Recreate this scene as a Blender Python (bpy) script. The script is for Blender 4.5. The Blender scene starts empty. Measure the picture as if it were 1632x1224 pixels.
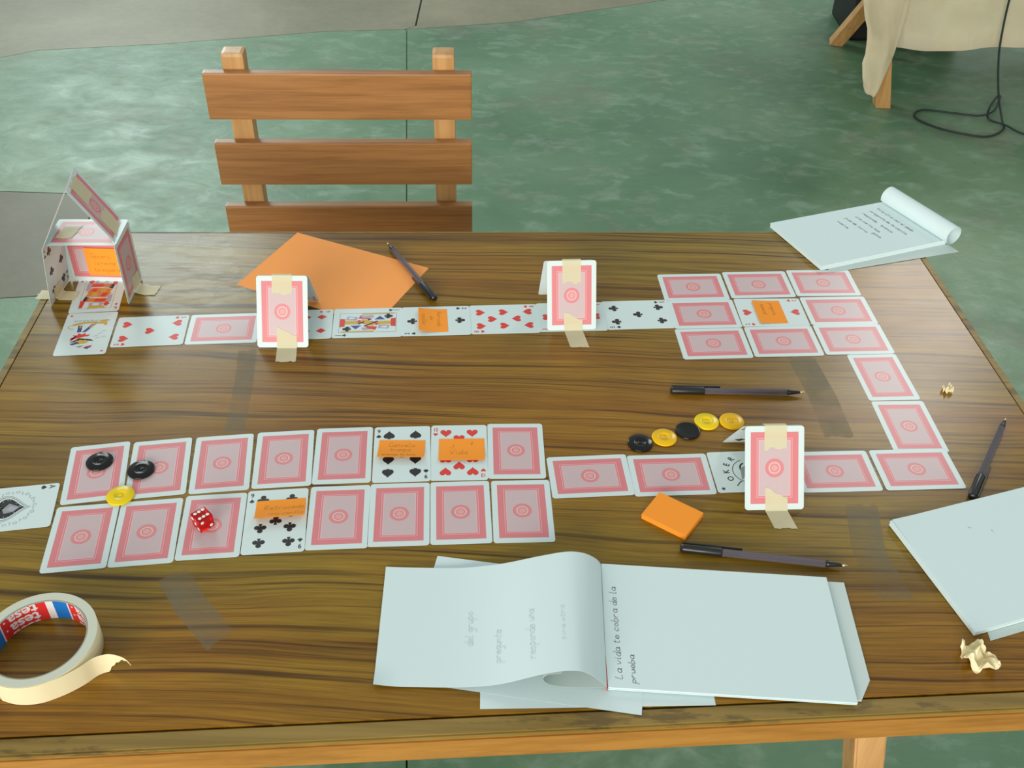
import bpy, bmesh, math, random
from mathutils import Vector, Matrix
random.seed(7)
PI = math.pi
S = bpy.context.scene
C = S.collection
TZ = 0.74                      # height of the table top, metres

# ------------------------------------------------------------------ camera
def make_camera():
    pitch, roll = 0.690564, 0.0269243
    fwd = Vector((0, math.cos(pitch), -math.sin(pitch))); up = Vector((0, math.sin(pitch), math.cos(pitch))); rt = Vector((1, 0, 0))
    r2 = math.cos(roll)*rt + math.sin(roll)*up
    u2 = -math.sin(roll)*rt + math.cos(roll)*up
    M = Matrix((r2, u2, -fwd)).transposed().to_4x4()
    M.translation = (0, 0, TZ + 0.783)
    cd = bpy.data.cameras.new('camera'); cd.sensor_width = 36; cd.lens = 1646.06*36/1632; cd.clip_start = 0.05; cd.clip_end = 60
    o = bpy.data.objects.new('camera', cd); C.objects.link(o); o.matrix_world = M
    S.camera = o
make_camera()

# ------------------------------------------------------------------ world, lights, exposure
S.view_settings.view_transform = 'Standard'; S.view_settings.look = 'None'
S.view_settings.gamma = 1; S.view_settings.use_curve_mapping = False
S.view_settings.exposure = 0.0
W = bpy.data.worlds.new('world'); S.world = W; W.use_nodes = True
bg = W.node_tree.nodes['Background']; bg.inputs[0].default_value = (0.90, 1.0, 0.97, 1); bg.inputs[1].default_value = 0.50

def area_light(name, loc, target, sx, sy, power, color):
    l = bpy.data.lights.new(name, 'AREA'); l.shape = 'RECTANGLE'; l.size = sx; l.size_y = sy; l.energy = power; l.color = color
    o = bpy.data.objects.new(name, l); C.objects.link(o); o.location = loc
    d = Vector(target) - Vector(loc); o.rotation_euler = d.to_track_quat('-Z', 'Y').to_euler()
    return o
area_light('window_light_behind_viewer', (-2.4, -7.0, 2.9), (0, 0.9, 0.75), 6.0, 3.0, 760, (1.0, 0.94, 0.86))
area_light('window_light_far_left', (-2.6, 6.3, 3.0), (-0.5, 1.2, 0.6), 1.5, 3.2, 95, (0.86, 1.0, 0.98))
area_light('window_light_far_right', (3.1, 6.4, 4.4), (0.55, 1.2, 0.74), 1.1, 2.2, 62, (1.0, 1.0, 0.94))

# ------------------------------------------------------------------ node helpers
def mat(name):
    m = bpy.data.materials.new(name); m.use_nodes = True
    return m, m.node_tree, m.node_tree.nodes['Principled BSDF']
class X:
    """tiny expression wrapper around Math node sockets"""
    def __init__(s, t, k): s.t = t; s.k = k
    def op(s, o, *a):
        n = s.t.nodes.new('ShaderNodeMath'); n.operation = o
        for i, v in enumerate((s,)+a):
            if isinstance(v, X): s.t.links.new(v.k, n.inputs[i])
            else: n.inputs[i].default_value = v
        return X(s.t, n.outputs[0])
    def __add__(s, o): return s.op('ADD', o)
    def __sub__(s, o): return s.op('SUBTRACT', o)
    def __mul__(s, o): return s.op('MULTIPLY', o)
    def __truediv__(s, o): return s.op('DIVIDE', o)
    def abs(s): return s.op('ABSOLUTE')
    def min(s, o): return s.op('MINIMUM', o)
    def max(s, o): return s.op('MAXIMUM', o)
    def gt(s, o): return s.op('GREATER_THAN', o)
    def lt(s, o): return s.op('LESS_THAN', o)
    def sin(s): return s.op('SINE')
    def between(s, a, b): return s.gt(a)*s.lt(b)
def mixc(t, fac, a, b):
    n = t.nodes.new('ShaderNodeMix'); n.data_type = 'RGBA'
    def put(i, v):
        if isinstance(v, X): t.links.new(v.k, n.inputs[i])
        elif hasattr(v, 'node'): t.links.new(v, n.inputs[i])
        else: n.inputs[i].default_value = v if not isinstance(v, (tuple, list)) else (tuple(v)+(1,) if len(v) == 3 else v)
    put(0, fac); put(6, a); put(7, b)
    return n.outputs[2]
def simple(name, col, rough=0.6, spec=0.4, **kw):
    m, t, b = mat(name)
    b.inputs['Base Color'].default_value = (*col, 1); b.inputs['Roughness'].default_value = rough; b.inputs['Specular IOR Level'].default_value = spec
    for k, v in kw.items(): b.inputs[k.replace('_', ' ')].default_value = v
    return m
def noise(t, vec, scale, detail=4, rough=0.55, dist=0):
    n = t.nodes.new('ShaderNodeTexNoise'); n.inputs['Scale'].default_value = scale; n.inputs['Detail'].default_value = detail
    n.inputs['Roughness'].default_value = rough; n.inputs['Distortion'].default_value = dist
    t.links.new(vec, n.inputs['Vector']); return n.outputs[0]
def mapping(t, src, scale=(1, 1, 1), rot=(0, 0, 0), loc=(0, 0, 0)):
    n = t.nodes.new('ShaderNodeMapping'); n.inputs['Scale'].default_value = scale; n.inputs['Rotation'].default_value = rot; n.inputs['Location'].default_value = loc
    t.links.new(src, n.inputs['Vector']); return n.outputs[0]
def ramp(t, fac, stops):
    n = t.nodes.new('ShaderNodeValToRGB'); e = n.color_ramp.elements
    while len(e) > 1: e.remove(e[-1])
    for i, (p, c) in enumerate(stops):
        if i == 0: e[0].position = p; e[0].color = (*c, 1)
        else: x = e.new(p); x.color = (*c, 1)
    t.links.new(fac, n.inputs[0]); return n.outputs[0]
def tc(t, which='Object'):
    return t.nodes.new('ShaderNodeTexCoord').outputs[which]
def bump(t, b, h, strength=0.2, dist=0.001):
    n = t.nodes.new('ShaderNodeBump'); n.inputs['Strength'].default_value = strength; n.inputs['Distance'].default_value = dist
    t.links.new(h, n.inputs['Height']); t.links.new(n.outputs[0], b.inputs['Normal'])

# ------------------------------------------------------------------ materials
def wood_laminate():
    m, t, b = mat('laminate_teak')
    o = tc(t)
    warp = noise(t, mapping(t, o, (1.0, 3.0, 1)), 1.6, 2)
    sep = t.nodes.new('ShaderNodeSeparateXYZ'); t.links.new(o, sep.inputs[0])
    wx = X(t, sep.outputs[0]); wy = X(t, sep.outputs[1]) + (X(t, warp)-0.5)*0.06
    cmb = t.nodes.new('ShaderNodeCombineXYZ'); t.links.new(wx.k, cmb.inputs[0]); t.links.new(wy.k, cmb.inputs[1])
    v = cmb.outputs[0]
    broad = noise(t, mapping(t, v, (1.0, 22, 1)), 1.0, 3, 0.6)
    mid = noise(t, mapping(t, v, (1.5, 105, 1)), 1.0, 3, 0.55)
    fine = noise(t, mapping(t, v, (14, 520, 1)), 1.0, 3, 0.6)
    base = ramp(t, broad, [(0.30, (0.165, 0.078, 0.006)), (0.44, (0.235, 0.125, 0.010)), (0.60, (0.285, 0.168, 0.016)), (0.75, (0.215, 0.100, 0.008))])
    thin = noise(t, mapping(t, v, (2.4, 230, 1), loc=(5, 3, 0)), 1.0, 2, 0.5)
    dark = ramp(t, mid, [(0.30, (0.30, 0.24, 0.20)), (0.385, (0.62, 0.56, 0.50)), (0.43, (0.95, 0.94, 0.92)), (0.60, (1.08, 1.07, 1.0)), (0.70, (0.88, 0.84, 0.8))])
    f2 = ramp(t, fine, [(0.35, (0.76, 0.74, 0.72)), (0.6, (1.08, 1.08, 1.08))])
    def mul(a, c):
        n = t.nodes.new('ShaderNodeMix'); n.data_type = 'RGBA'; n.blend_type = 'MULTIPLY'; n.inputs[0].default_value = 1
        t.links.new(a, n.inputs[6]); t.links.new(c, n.inputs[7]); return n.outputs[2]
    c = mul(mul(mul(base, dark), f2), ramp(t, thin, [(0.32, (0.45, 0.40, 0.35)), (0.40, (0.92, 0.9, 0.88)), (0.6, (1.04, 1.04, 1.02))]))
    blot = ramp(t, noise(t, mapping(t, o, (1.3, 3.2, 1), loc=(3, 1, 0)), 1.5, 2), [(0.40, (1.1, 0.92, 0.85)), (0.62, (0.93, 1.03, 1.05))])
    c = mul(c, blot)
    t.links.new(c, b.inputs['Base Color'])
    rr = X(t, noise(t, o, 9, 3))*0.12 + 0.19
    t.links.new(rr.k, b.inputs['Roughness'])
    b.inputs['Specular IOR Level'].default_value = 0.38
    bump(t, b, noise(t, o, 6, 3), 0.12, 0.004)
    return m
def plain_wood(name, c1, c2, axis=0, rough=0.45, sc=1.0, worn=0.0):
    m, t, b = mat(name)
    o = tc(t)
    s = [60*sc, 60*sc, 60*sc]; s[axis] = 2.5*sc
    n1 = noise(t, mapping(t, o, tuple(s)), 1.0, 4, 0.6, 0.4)
    s2 = [240*sc]*3; s2[axis] = 9*sc
    n2 = noise(t, mapping(t, o, tuple(s2)), 1.0, 3)
    c = ramp(t, (X(t, n1)*0.75 + X(t, n2)*0.25).k, [(0.36, c1), (0.58, c2)])
    if worn:
        w = noise(t, mapping(t, o, (9, 40, 40)), 1.0, 5, 0.7)
        c = mixc(t, X(t, ramp(t, w, [(0.52, (0, 0, 0)), (0.60, (1, 1, 1))]))*worn, c, (0.045, 0.026, 0.010))
    t.links.new(c, b.inputs['Base Color']); b.inputs['Roughness'].default_value = rough
    bump(t, b, n1, 0.15, 0.001)
    return m
def floor_green():
    m, t, b = mat('worn_green_floor_paint')
    o = tc(t)
    a = noise(t, mapping(t, o, (1, 1.2, 1)), 1.1, 6, 0.62, 0.3)
    f = noise(t, mapping(t, o, (1.0, 1.5, 1), rot=(0, 0, 0.4)), 6.0, 6, 0.62, 0.6)
    g = noise(t, o, 2.3, 5, 0.6, 0.2)
    s = noise(t, mapping(t, o, (1, 1.6, 1), loc=(4, 2, 0)), 16, 4, 0.6, 0.5)
    c = ramp(t, a, [(0.30, (0.07, 0.155, 0.083)), (0.48, (0.108, 0.215, 0.120)), (0.62, (0.155, 0.26, 0.155)), (0.75, (0.21, 0.295, 0.19))])
    pale_sheen = ramp(t, (X(t, f)*0.6 + X(t, s)*0.4).k, [(0.50, (0, 0, 0)), (0.64, (1, 1, 1))])
    c = mixc(t, X(t, pale_sheen)*0.40, c, (0.34, 0.45, 0.36))  # paler patches; mottled floor reflections are painted into this colour too
    br = ramp(t, (X(t, g)*0.7 + X(t, f)*0.3).k, [(0.52, (0, 0, 0)), (0.64, (1, 1, 1))])
    c = mixc(t, X(t, br)*0.45, c, (0.17, 0.165, 0.12))
    t.links.new(c, b.inputs['Base Color'])
    t.links.new((X(t, f)*0.75 + 0.05).k, b.inputs['Roughness'])
    b.inputs['Specular IOR Level'].default_value = 0.45
    bump(t, b, f, 0.4, 0.006)
    return m
def floor_grey(name, k=1.0):
    m, t, b = mat(name)
    o = tc(t)
    a = noise(t, o, 1.6, 6, 0.6, 0.3); f = noise(t, o, 30, 4)
    c = ramp(t, (X(t, a)*0.8+X(t, f)*0.2).k, [(0.35, (0.17*k, 0.163*k, 0.108*k)), (0.65, (0.275*k, 0.255*k, 0.175*k))])
    t.links.new(c, b.inputs['Base Color']); b.inputs['Roughness'].default_value = 0.5
    bump(t, b, a, 0.3, 0.004)
    return m
RED = (0.66, 0.155, 0.175); PINK = (0.60, 0.475, 0.485); WHITE = (0.66, 0.765, 0.765)  # WHITE has the teal cast of the light mixed into its colour
def card_back_mat():
    m, t, b = mat('red_patterned_card_back')
    uv = tc(t, 'UV')
    sep = t.nodes.new('ShaderNodeSeparateXYZ'); t.links.new(uv, sep.inputs[0])
    x = X(t, sep.outputs[0]); y = X(t, sep.outputs[1])
    ax, ay = x.abs(), y.abs()
    d = (ax*-1 + 25.2).min(ay*-1 + 37.6)
    r = (x*x + y*y).op('SQRT')
    ang = y.op('ARCTAN2', x)
    # outer band: herring-bone hatch that turns direction every 1.5 mm
    u = ax.min(ay)
    zig = ((ax + ay)*3.6 + (d*2.1).sin()*2.2).sin()
    band = mixc(t, zig*0.22 + 0.20, RED, (0.82, 0.46, 0.47))
    c = mixc(t, d.gt(0.0), WHITE, band)
    c = mixc(t, d.gt(5.7), c, (0.62, 0.13, 0.16))
    c = mixc(t, d.gt(6.15), c, (0.80, 0.42, 0.44))
    c = mixc(t, d.gt(6.9), c, (0.70, 0.22, 0.25))
    c = mixc(t, d.gt(8.4), c, (0.76, 0.52, 0.54))
    grid = ((x*5.6).sin().gt(0.35)).max((y*5.6).sin().gt(0.35))
    c = mixc(t, d.gt(9.0), c, mixc(t, grid*0.30, PINK, (0.56, 0.34, 0.38)))
    petal = ((ang*20).sin()).gt(-0.2)
    ring = mixc(t, petal, (0.68, 0.25, 0.27), (0.80, 0.62, 0.58))
    ro = mixc(t, ((ang*46).sin()).gt(0.2)*0.35 + 0.12, RED, (0.80, 0.48, 0.49))
    c = mixc(t, r.lt(9.9), c, ro)
    c = mixc(t, r.lt(6.5), c, ring)
    c = mixc(t, r.lt(4.5), c, (0.62, 0.16, 0.18))
    c = mixc(t, r.lt(3.7), c, (0.74, 0.36, 0.37))
    t.links.new(c, b.inputs['Base Color']); b.inputs['Roughness'].default_value = 0.30
    b.inputs['Specular IOR Level'].default_value = 0.5
    return m
def translucent(name, col, alpha, rough=0.35, spec=0.5, grain=0, aspec=None):
    m, t, b = mat(name)
    b.inputs['Base Color'].default_value = (*col, 1); b.inputs['Roughness'].default_value = rough
    b.inputs['Specular IOR Level'].default_value = spec
    if grain:
        n = noise(t, tc(t), grain, 4, 0.6, 0.3)
        t.links.new(((X(t, n)-0.5)*0.9 + alpha).max(0.03).min(1).k, b.inputs['Alpha'])
    else: b.inputs['Alpha'].default_value = alpha
    return m
def paper(name, col, rough=0.75, trans=0.0):
    m, t, b = mat(name)
    n = noise(t, tc(t), 300, 3)
    c = mixc(t, X(t, n)*0.12, col, tuple(q*0.86 for q in col))
    t.links.new(c, b.inputs['Base Color']); b.inputs['Roughness'].default_value = rough; b.inputs['Specular IOR Level'].default_value = 0.25
    return m
M = {}
M['lam'] = wood_laminate()
M['edge'] = plain_wood('worn_olive_edge_wood', (0.20, 0.125, 0.020), (0.30, 0.19, 0.04), 0, 0.5, 1, 0.55)
M['rail'] = plain_wood('orange_pine', (0.32, 0.135, 0.02), (0.45, 0.205, 0.038), 0, 0.42, 1, 0.12)
M['leg'] = plain_wood('pale_pine', (0.50, 0.25, 0.085), (0.66, 0.37, 0.15), 2, 0.45)
M['chair'] = plain_wood('varnished_chair_wood', (0.27, 0.110, 0.030), (0.41, 0.180, 0.052), 0, 0.36, 1.5)
M['post'] = plain_wood('varnished_post_wood', (0.46, 0.235, 0.08), (0.60, 0.33, 0.125), 2, 0.4)
M['green'] = floor_green(); M['grey'] = floor_grey('bare_grey_concrete'); M['grey2'] = floor_grey('worn_grey_concrete_patch', 0.68)
M['joint'] = simple('dark_floor_joint', (0.09, 0.11, 0.085), 0.9)
M['white'] = simple('glossy_card_white', WHITE, 0.4, 0.4)
M['back'] = card_back_mat()
M['red'] = simple('card_print_red', (0.70, 0.045, 0.035), 0.4)
M['black'] = simple('card_print_black', (0.018, 0.017, 0.017), 0.4)
M['pgrey'] = simple('card_print_grey', (0.30, 0.32, 0.32), 0.45)
M['blue'] = simple('card_print_blue', (0.06, 0.08, 0.28), 0.45)
M['gold'] = simple('card_print_gold', (0.62, 0.40, 0.06), 0.45)
M['orange_p'] = simple('card_print_orange', (0.70, 0.22, 0.05), 0.45)
M['lilac'] = simple('card_print_lilac', (0.42, 0.38, 0.50), 0.45)
M['note'] = paper('orange_note_paper', (1.0, 0.33, 0.03))
M['osheet'] = paper('orange_sheet_paper', (1.0, 0.38, 0.10))
M['paper'] = paper('white_paper', (0.68, 0.81, 0.82))  # white paper, teal cast of the light put into its colour
M['paper2'] = paper('grey_recycled_paper', (0.61, 0.71, 0.69))
M['ink'] = simple('faint_pencil_ink', (0.38, 0.43, 0.43), 0.8)
M['ink2'] = simple('very_faint_pencil_ink', (0.62, 0.68, 0.68), 0.8)
M['inko'] = simple('pencil_on_orange', (0.50, 0.19, 0.02), 0.8)
M['mask'] = translucent('cream_masking_tape', (0.84, 0.78, 0.54), 0.60, 0.5, 0.3)
M['masks'] = simple('cream_masking_tape_roll', (0.84, 0.74, 0.47), 0.6)
M['maskside'] = simple('tape_roll_side', (0.62, 0.64, 0.53), 0.7)
M['clear'] = translucent('dull_clear_tape', (0.28, 0.25, 0.17), 0.15, 0.45, 0.25, 14)
def film():
    m, t, b = mat('clear_film_glossy')
    out = t.nodes['Material Output']; t.nodes.remove(b)
    tr = t.nodes.new('ShaderNodeBsdfTransparent'); tr.inputs[0].default_value = (0.97, 0.97, 0.96, 1)
    gl = t.nodes.new('ShaderNodeBsdfGlossy'); gl.inputs['Roughness'].default_value = 0.17
    bp = t.nodes.new('ShaderNodeBump'); bp.inputs['Strength'].default_value = 0.6; bp.inputs['Distance'].default_value = 0.010
    t.links.new(noise(t, mapping(t, tc(t), (1, 2.2, 1)), 14, 2), bp.inputs['Height']); t.links.new(bp.outputs[0], gl.inputs['Normal'])
    mx = t.nodes.new('ShaderNodeMixShader'); mx.inputs[0].default_value = 0.011
    t.links.new(tr.outputs[0], mx.inputs[1]); t.links.new(gl.outputs[0], mx.inputs[2]); t.links.new(mx.outputs[0], out.inputs[0])
    return m
M['film'] = film()
M['ypl'] = simple('yellow_plastic', (0.88, 0.50, 0.004), 0.2, 0.35)
M['ypl2'] = simple('lemon_plastic', (0.86, 0.62, 0.004), 0.2, 0.35)
M['bpl'] = simple('black_plastic', (0.008, 0.008, 0.008), 0.14, 0.35)
M['capb'] = simple('black_cap_plastic', (0.015, 0.015, 0.015), 0.3, 0.5)
M['ink_tube'] = simple('dark_ink_tube', (0.03, 0.025, 0.04), 0.4)
M['barrel'] = translucent('clear_smoky_barrel', (0.15, 0.13, 0.16), 0.55, 0.1, 0.8)
M['brass'] = simple('brass_nib', (0.75, 0.62, 0.35), 0.25, Metallic=1.0)
M['die'] = simple('translucent_red_die', (0.80, 0.006, 0.006), 0.06, 0.5, Transmission_Weight=0.75, IOR=1.4)
M['pip'] = simple('white_pip_paint', (0.92, 0.84, 0.76), 0.5)
M['tred'] = simple('label_red', (0.66, 0.03, 0.03), 0.35)
M['tblue'] = simple('label_blue', (0.01, 0.16, 0.52), 0.35)
M['twhite'] = simple('label_white', (0.74, 0.72, 0.70), 0.4)
M['core'] = simple('grey_card_core', (0.34, 0.35, 0.31), 0.8)
M['bind'] = simple('red_binding_glue', (0.45, 0.05, 0.04), 0.5)
def cloth_mat():
    m, t, b = mat('cream_cotton_cloth')
    n = noise(t, tc(t), 12, 4); w = noise(t, tc(t), 400, 2)
    c = ramp(t, n, [(0.35, (0.90, 0.80, 0.58)), (0.65, (0.94, 0.86, 0.66))])
    t.links.new(c, b.inputs['Base Color']); b.inputs['Roughness'].default_value = 0.9; b.inputs['Specular IOR Level'].default_value = 0.1
    bump(t, b, w, 0.3, 0.001)
    return m
M['cloth'] = cloth_mat()
M['case'] = simple('black_vinyl_case', (0.012, 0.013, 0.015), 0.55)
M['cord'] = simple('black_rubber_cord', (0.02, 0.03, 0.03), 0.5)

# ------------------------------------------------------------------ object helpers
def P(x, y, z=0.0):            # mm measured on the table -> world metres
    return Vector((x/1000, y/1000, TZ + z/1000))
def link(name, me, mats=None, parent=None, loc=None, rot=None):
    if mats:
        for m in mats: me.materials.append(M[m] if isinstance(m, str) else m)
    o = bpy.data.objects.new(name, me); C.objects.link(o)
    if loc is not None: o.location = loc
    if rot is not None: o.rotation_euler = rot
    if parent: o.parent = parent
    return o
def tag(o, label, cat, group=None):
    o['label'] = label; o['category'] = cat
    if group: o['group'] = group
    return o
def empty(name, loc, rz=0, rot=None):
    o = bpy.data.objects.new(name, None); C.objects.link(o); o.location = loc; o.rotation_euler = rot if rot else (0, 0, rz)
    o.empty_display_size = 0.02
    return o
def fin(bm, name, smooth=False):
    bmesh.ops.recalc_face_normals(bm, faces=bm.faces)
    me = bpy.data.meshes.new(name); bm.to_mesh(me); bm.free()
    if smooth:
        for p in me.polygons: p.use_smooth = True
    return me
def add_box(bm, a, b, bev=0.0, mi=0, Mx=None):
    x0, y0, z0 = a; x1, y1, z1 = b
    t = bmesh.new()
    bmesh.ops.create_cube(t, size=1)
    for v in t.verts: v.co = Vector(((x0+x1)/2 + v.co.x*(x1-x0), (y0+y1)/2 + v.co.y*(y1-y0), (z0+z1)/2 + v.co.z*(z1-z0)))
    if bev: bmesh.ops.bevel(t, geom=list(t.edges), offset=bev, segments=2, affect='EDGES', profile=0.7)
    if Mx: bmesh.ops.transform(t, matrix=Mx, verts=t.verts)
    merge(bm, t, mi)
def merge(bm, t, mi=0):
    vm = {v: bm.verts.new(v.co) for v in t.verts}
    for f in t.faces:
        try:
            g = bm.faces.new([vm[v] for v in f.verts]); g.material_index = mi; g.smooth = f.smooth
        except ValueError: pass
    t.free()
def add_prism(bm, pts, z0, z1, mi=0, top_mi=None):
    lo = [bm.verts.new((x, y, z0)) for x, y in pts]; hi = [bm.verts.new((x, y, z1)) for x, y in pts]
    n = len(pts)
    f = bm.faces.new(hi); f.material_index = mi if top_mi is None else top_mi
    f2 = bm.faces.new(lo[::-1]); f2.material_index = mi
    for i in range(n):
        g = bm.faces.new((lo[i], lo[(i+1) % n], hi[(i+1) % n], hi[i])); g.material_index = mi
    return f
def add_lathe(bm, prof, seg=32, mi=0, Mx=None, smooth=True):
    rings = []
    for r, z in prof:
        if r < 1e-6: rings.append([bm.verts.new((0, 0, z))])
        else: rings.append([bm.verts.new((r*math.cos(2*PI*k/seg), r*math.sin(2*PI*k/seg), z)) for k in range(seg)])
    allv = [v for r in rings for v in r]
    for a, b in zip(rings, rings[1:]):
        for k in range(seg):
            q = [a[k % len(a)], a[(k+1) % len(a)], b[(k+1) % len(b)], b[k % len(b)]]
            q2 = []
            for v in q:
                if v not in q2: q2.append(v)
            if len(q2) > 2:
                f = bm.faces.new(q2); f.material_index = mi; f.smooth = smooth
    if Mx: bmesh.ops.transform(bm, matrix=Mx, verts=allv)
def catmull(pts, n=8):
    pts = [Vector(p) for p in pts]; out = []
    for i in range(len(pts)-1):
        p0 = pts[max(i-1, 0)]; p1 = pts[i]; p2 = pts[i+1]; p3 = pts[min(i+2, len(pts)-1)]
        for k in range(n):
            t = k/n
            out.append(0.5*((2*p1) + (p2-p0)*t + (2*p0-5*p1+4*p2-p3)*t*t + (3*p1-p0-3*p2+p3)*t**3))
    out.append(pts[-1]); return out
def add_tube(bm, pts, r, seg=8, mi=0):
    pts = [Vector(p) for p in pts]; rings = []
    nrm = None
    for i, p in enumerate(pts):
        d = (pts[min(i+1, len(pts)-1)] - pts[max(i-1, 0)]).normalized()
        if nrm is None: nrm = d.orthogonal().normalized()
        nrm = (nrm - d*nrm.dot(d)).normalized(); b = d.cross(nrm)
        rings.append([bm.verts.new(p + (nrm*math.cos(2*PI*k/seg) + b*math.sin(2*PI*k/seg))*r) for k in range(seg)])
    for a, b in zip(rings, rings[1:]):
        for k in range(seg):
            f = bm.faces.new((a[k], a[(k+1) % seg], b[(k+1) % seg], b[k])); f.smooth = True; f.material_index = mi
    bm.faces.new(rings[0][::-1]); bm.faces.new(rings[-1])
def sheet(name, fn, nu, nv, th=0.0002, mats=('paper',), parent=None, smooth=True):
    """closed thin shell over fn(u,v)->Vector (metres)"""
    bm = bmesh.new(); e = 1e-3
    def nor(u, v):
        a = fn(min(u+e, 1), v) - fn(max(u-e, 0), v); b = fn(u, min(v+e, 1)) - fn(u, max(v-e, 0))
        n = a.cross(b); return n.normalized() if n.length > 0 else Vector((0, 0, 1))
    top = [[bm.verts.new(fn(i/nu, j/nv) + nor(i/nu, j/nv)*th) for j in range(nv+1)] for i in range(nu+1)]
    bot = [[bm.verts.new(fn(i/nu, j/nv)) for j in range(nv+1)] for i in range(nu+1)]
    for i in range(nu):
        for j in range(nv):
            for g, o in ((top, 0), (bot, 1)):
                q = [g[i][j], g[i+1][j], g[i+1][j+1], g[i][j+1]]
                f = bm.faces.new(q if not o else q[::-1]); f.smooth = smooth
    def side(a):
        for (t1, b1), (t2, b2) in zip(a, a[1:]):
            f = bm.faces.new((t1, b1, b2, t2))
            for ed in f.edges: ed.smooth = False
    side([(top[i][0], bot[i][0]) for i in range(nu+1)]); side([(top[nu][j], bot[nu][j]) for j in range(nv+1)])
    side([(top[i][nv], bot[i][nv]) for i in range(nu, -1, -1)]); side([(top[0][j], bot[0][j]) for j in range(nv, -1, -1)])
    return link(name, fin(bm, name), mats, parent)

# glyphs from the built-in font, as flat polygons in mm (height = size)
_g = {}
def glyph_mesh(txt, size, align='CENTER', offset=0.0):
    key = (txt, size, align, offset)
    if key in _g: return _g[key]
    cu = bpy.data.curves.new('glyph', 'FONT'); cu.body = txt; cu.size = size; cu.align_x = align; cu.align_y = 'CENTER'; cu.fill_mode = 'FRONT'
    cu.offset = offset; cu.resolution_u = 4
    o = bpy.data.objects.new('glyph', cu); C.objects.link(o)
    bpy.context.view_layer.update()
    me = bpy.data.meshes.new_from_object(o.evaluated_get(bpy.context.evaluated_depsgraph_get()))
    vs = [v.co.copy() for v in me.vertices]; fs = [tuple(p.vertices) for p in me.polygons]
    C.objects.unlink(o); bpy.data.objects.remove(o); bpy.data.meshes.remove(me)
    _g[key] = (vs, fs); return _g[key]

# ------------------------------------------------------------------ pip outlines, unit = 1 high, tip conventions as printed upright
def heart(n=20):
    pts = []
    for k in range(n*2):
        a = 2*PI*k/(2*n)
        x = 16*math.sin(a)**3; y = 13*math.cos(a) - 5*math.cos(2*a) - 2*math.cos(3*a) - math.cos(4*a)
        pts.append((x/32, (y+2.5)/29))
    return [pts]
def spade():
    h = [(x, -y + 0.08) for x, y in heart()[0]]
    return [h[::-1], [(-0.02, -0.1), (-0.16, -0.5), (0.16, -0.5), (0.02, -0.1)][::1]]
def disc(cx, cy, r, n=16): return [(cx + r*math.cos(2*PI*k/n), cy + r*math.sin(2*PI*k/n)) for k in range(n)]
def club():
    return [disc(0, 0.26, 0.225), disc(-0.27, -0.10, 0.225), disc(0.27, -0.10, 0.225), [(-0.1, -0.14), (0.1, -0.14), (0.1, 0.1), (-0.1, 0.1)], [(-0.02, -0.05), (-0.15, -0.5), (0.15, -0.5), (0.02, -0.05)]]
def diamond(): return [[(0, 0.52), (-0.40, 0), (0, -0.52), (0.40, 0)]]
SUIT = {'h': (heart, 'red'), 's': (spade, 'black'), 'c': (club, 'black'), 'd': (diamond, 'red')}

class Print:
    """flat print: polygons in card mm, each layer a hair above the last"""
    def __init__(s): s.bm = bmesh.new(); s.mats = []; s.k = 0
    def mi(s, m):
        if m not in s.mats: s.mats.append(m)
        return s.mats.index(m)
    def poly(s, pts, m, lift=None):
        s.k += 1
        z = (0.045 + (lift if lift is not None else (s.k % 40)*0.002))/1000
        try:
            f = s.bm.faces.new([s.bm.verts.new((x/1000, y/1000, z)) for x, y in pts]); f.material_index = s.mi(m)
            f.normal_update()
            if f.normal.z < 0: f.normal_flip()
        except ValueError: pass
    def pip(s, suit, x, y, size, flip=False, m=None, lift=None):
        fn, mm = SUIT[suit]
        for pl in fn():
            q = [((-a if flip else a)*size + x, (-b if flip else b)*size + y) for a, b in pl]
            s.poly(q, m or mm, lift)
    def text(s, txt, x, y, size, m, rot=0.0, off=0.0, sx=1.0):
        vs, fs = glyph_mesh(txt, size, 'CENTER', off); c, sn = math.cos(rot), math.sin(rot); i = s.mi(m)
        vv = [s.bm.verts.new(((x + c*v.x*sx - sn*v.y)/1000, (y + sn*v.x*sx + c*v.y)/1000, 0.00009)) for v in vs]
        for f in fs:
            try:
                g = s.bm.faces.new([vv[k] for k in f]); g.material_index = i; g.normal_update()
                if g.normal.z < 0: g.normal_flip()
            except ValueError: pass
    def line(s, pts, w, m):
        for a, b in zip(pts, pts[1:]):
            a = Vector(a); b = Vector(b); d = (b-a)
            if d.length < 1e-6: continue
            n = Vector((-d.y, d.x)).normalized()*w/2
            s.poly([a-n, b-n, b+n, a+n], m)
    def star(s, x, y, r, m):
        s.poly([(x + (r if k % 2 == 0 else r*0.42)*math.sin(PI*k/5), y + (r if k % 2 == 0 else r*0.42)*math.cos(PI*k/5)) for k in range(10)], m)
    def mesh(s, name):
        me = bpy.data.meshes.new(name); s.bm.to_mesh(me); s.bm.free()
        for m in s.mats: me.materials.append(M[m])
        return me
CW, CH, CT = 62.4, 88.0, 0.30
def rounded(w, h, r, n=5):
    pts = []
    for cx, cy, a0 in ((w/2-r, h/2-r, 0), (-w/2+r, h/2-r, PI/2), (-w/2+r, -h/2+r, PI), (w/2-r, -h/2+r, 1.5*PI)):
        for k in range(n+1):
            a = a0 + (PI/2)*k/n; pts.append((cx + r*math.cos(a), cy + r*math.sin(a)))
    return pts
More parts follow.
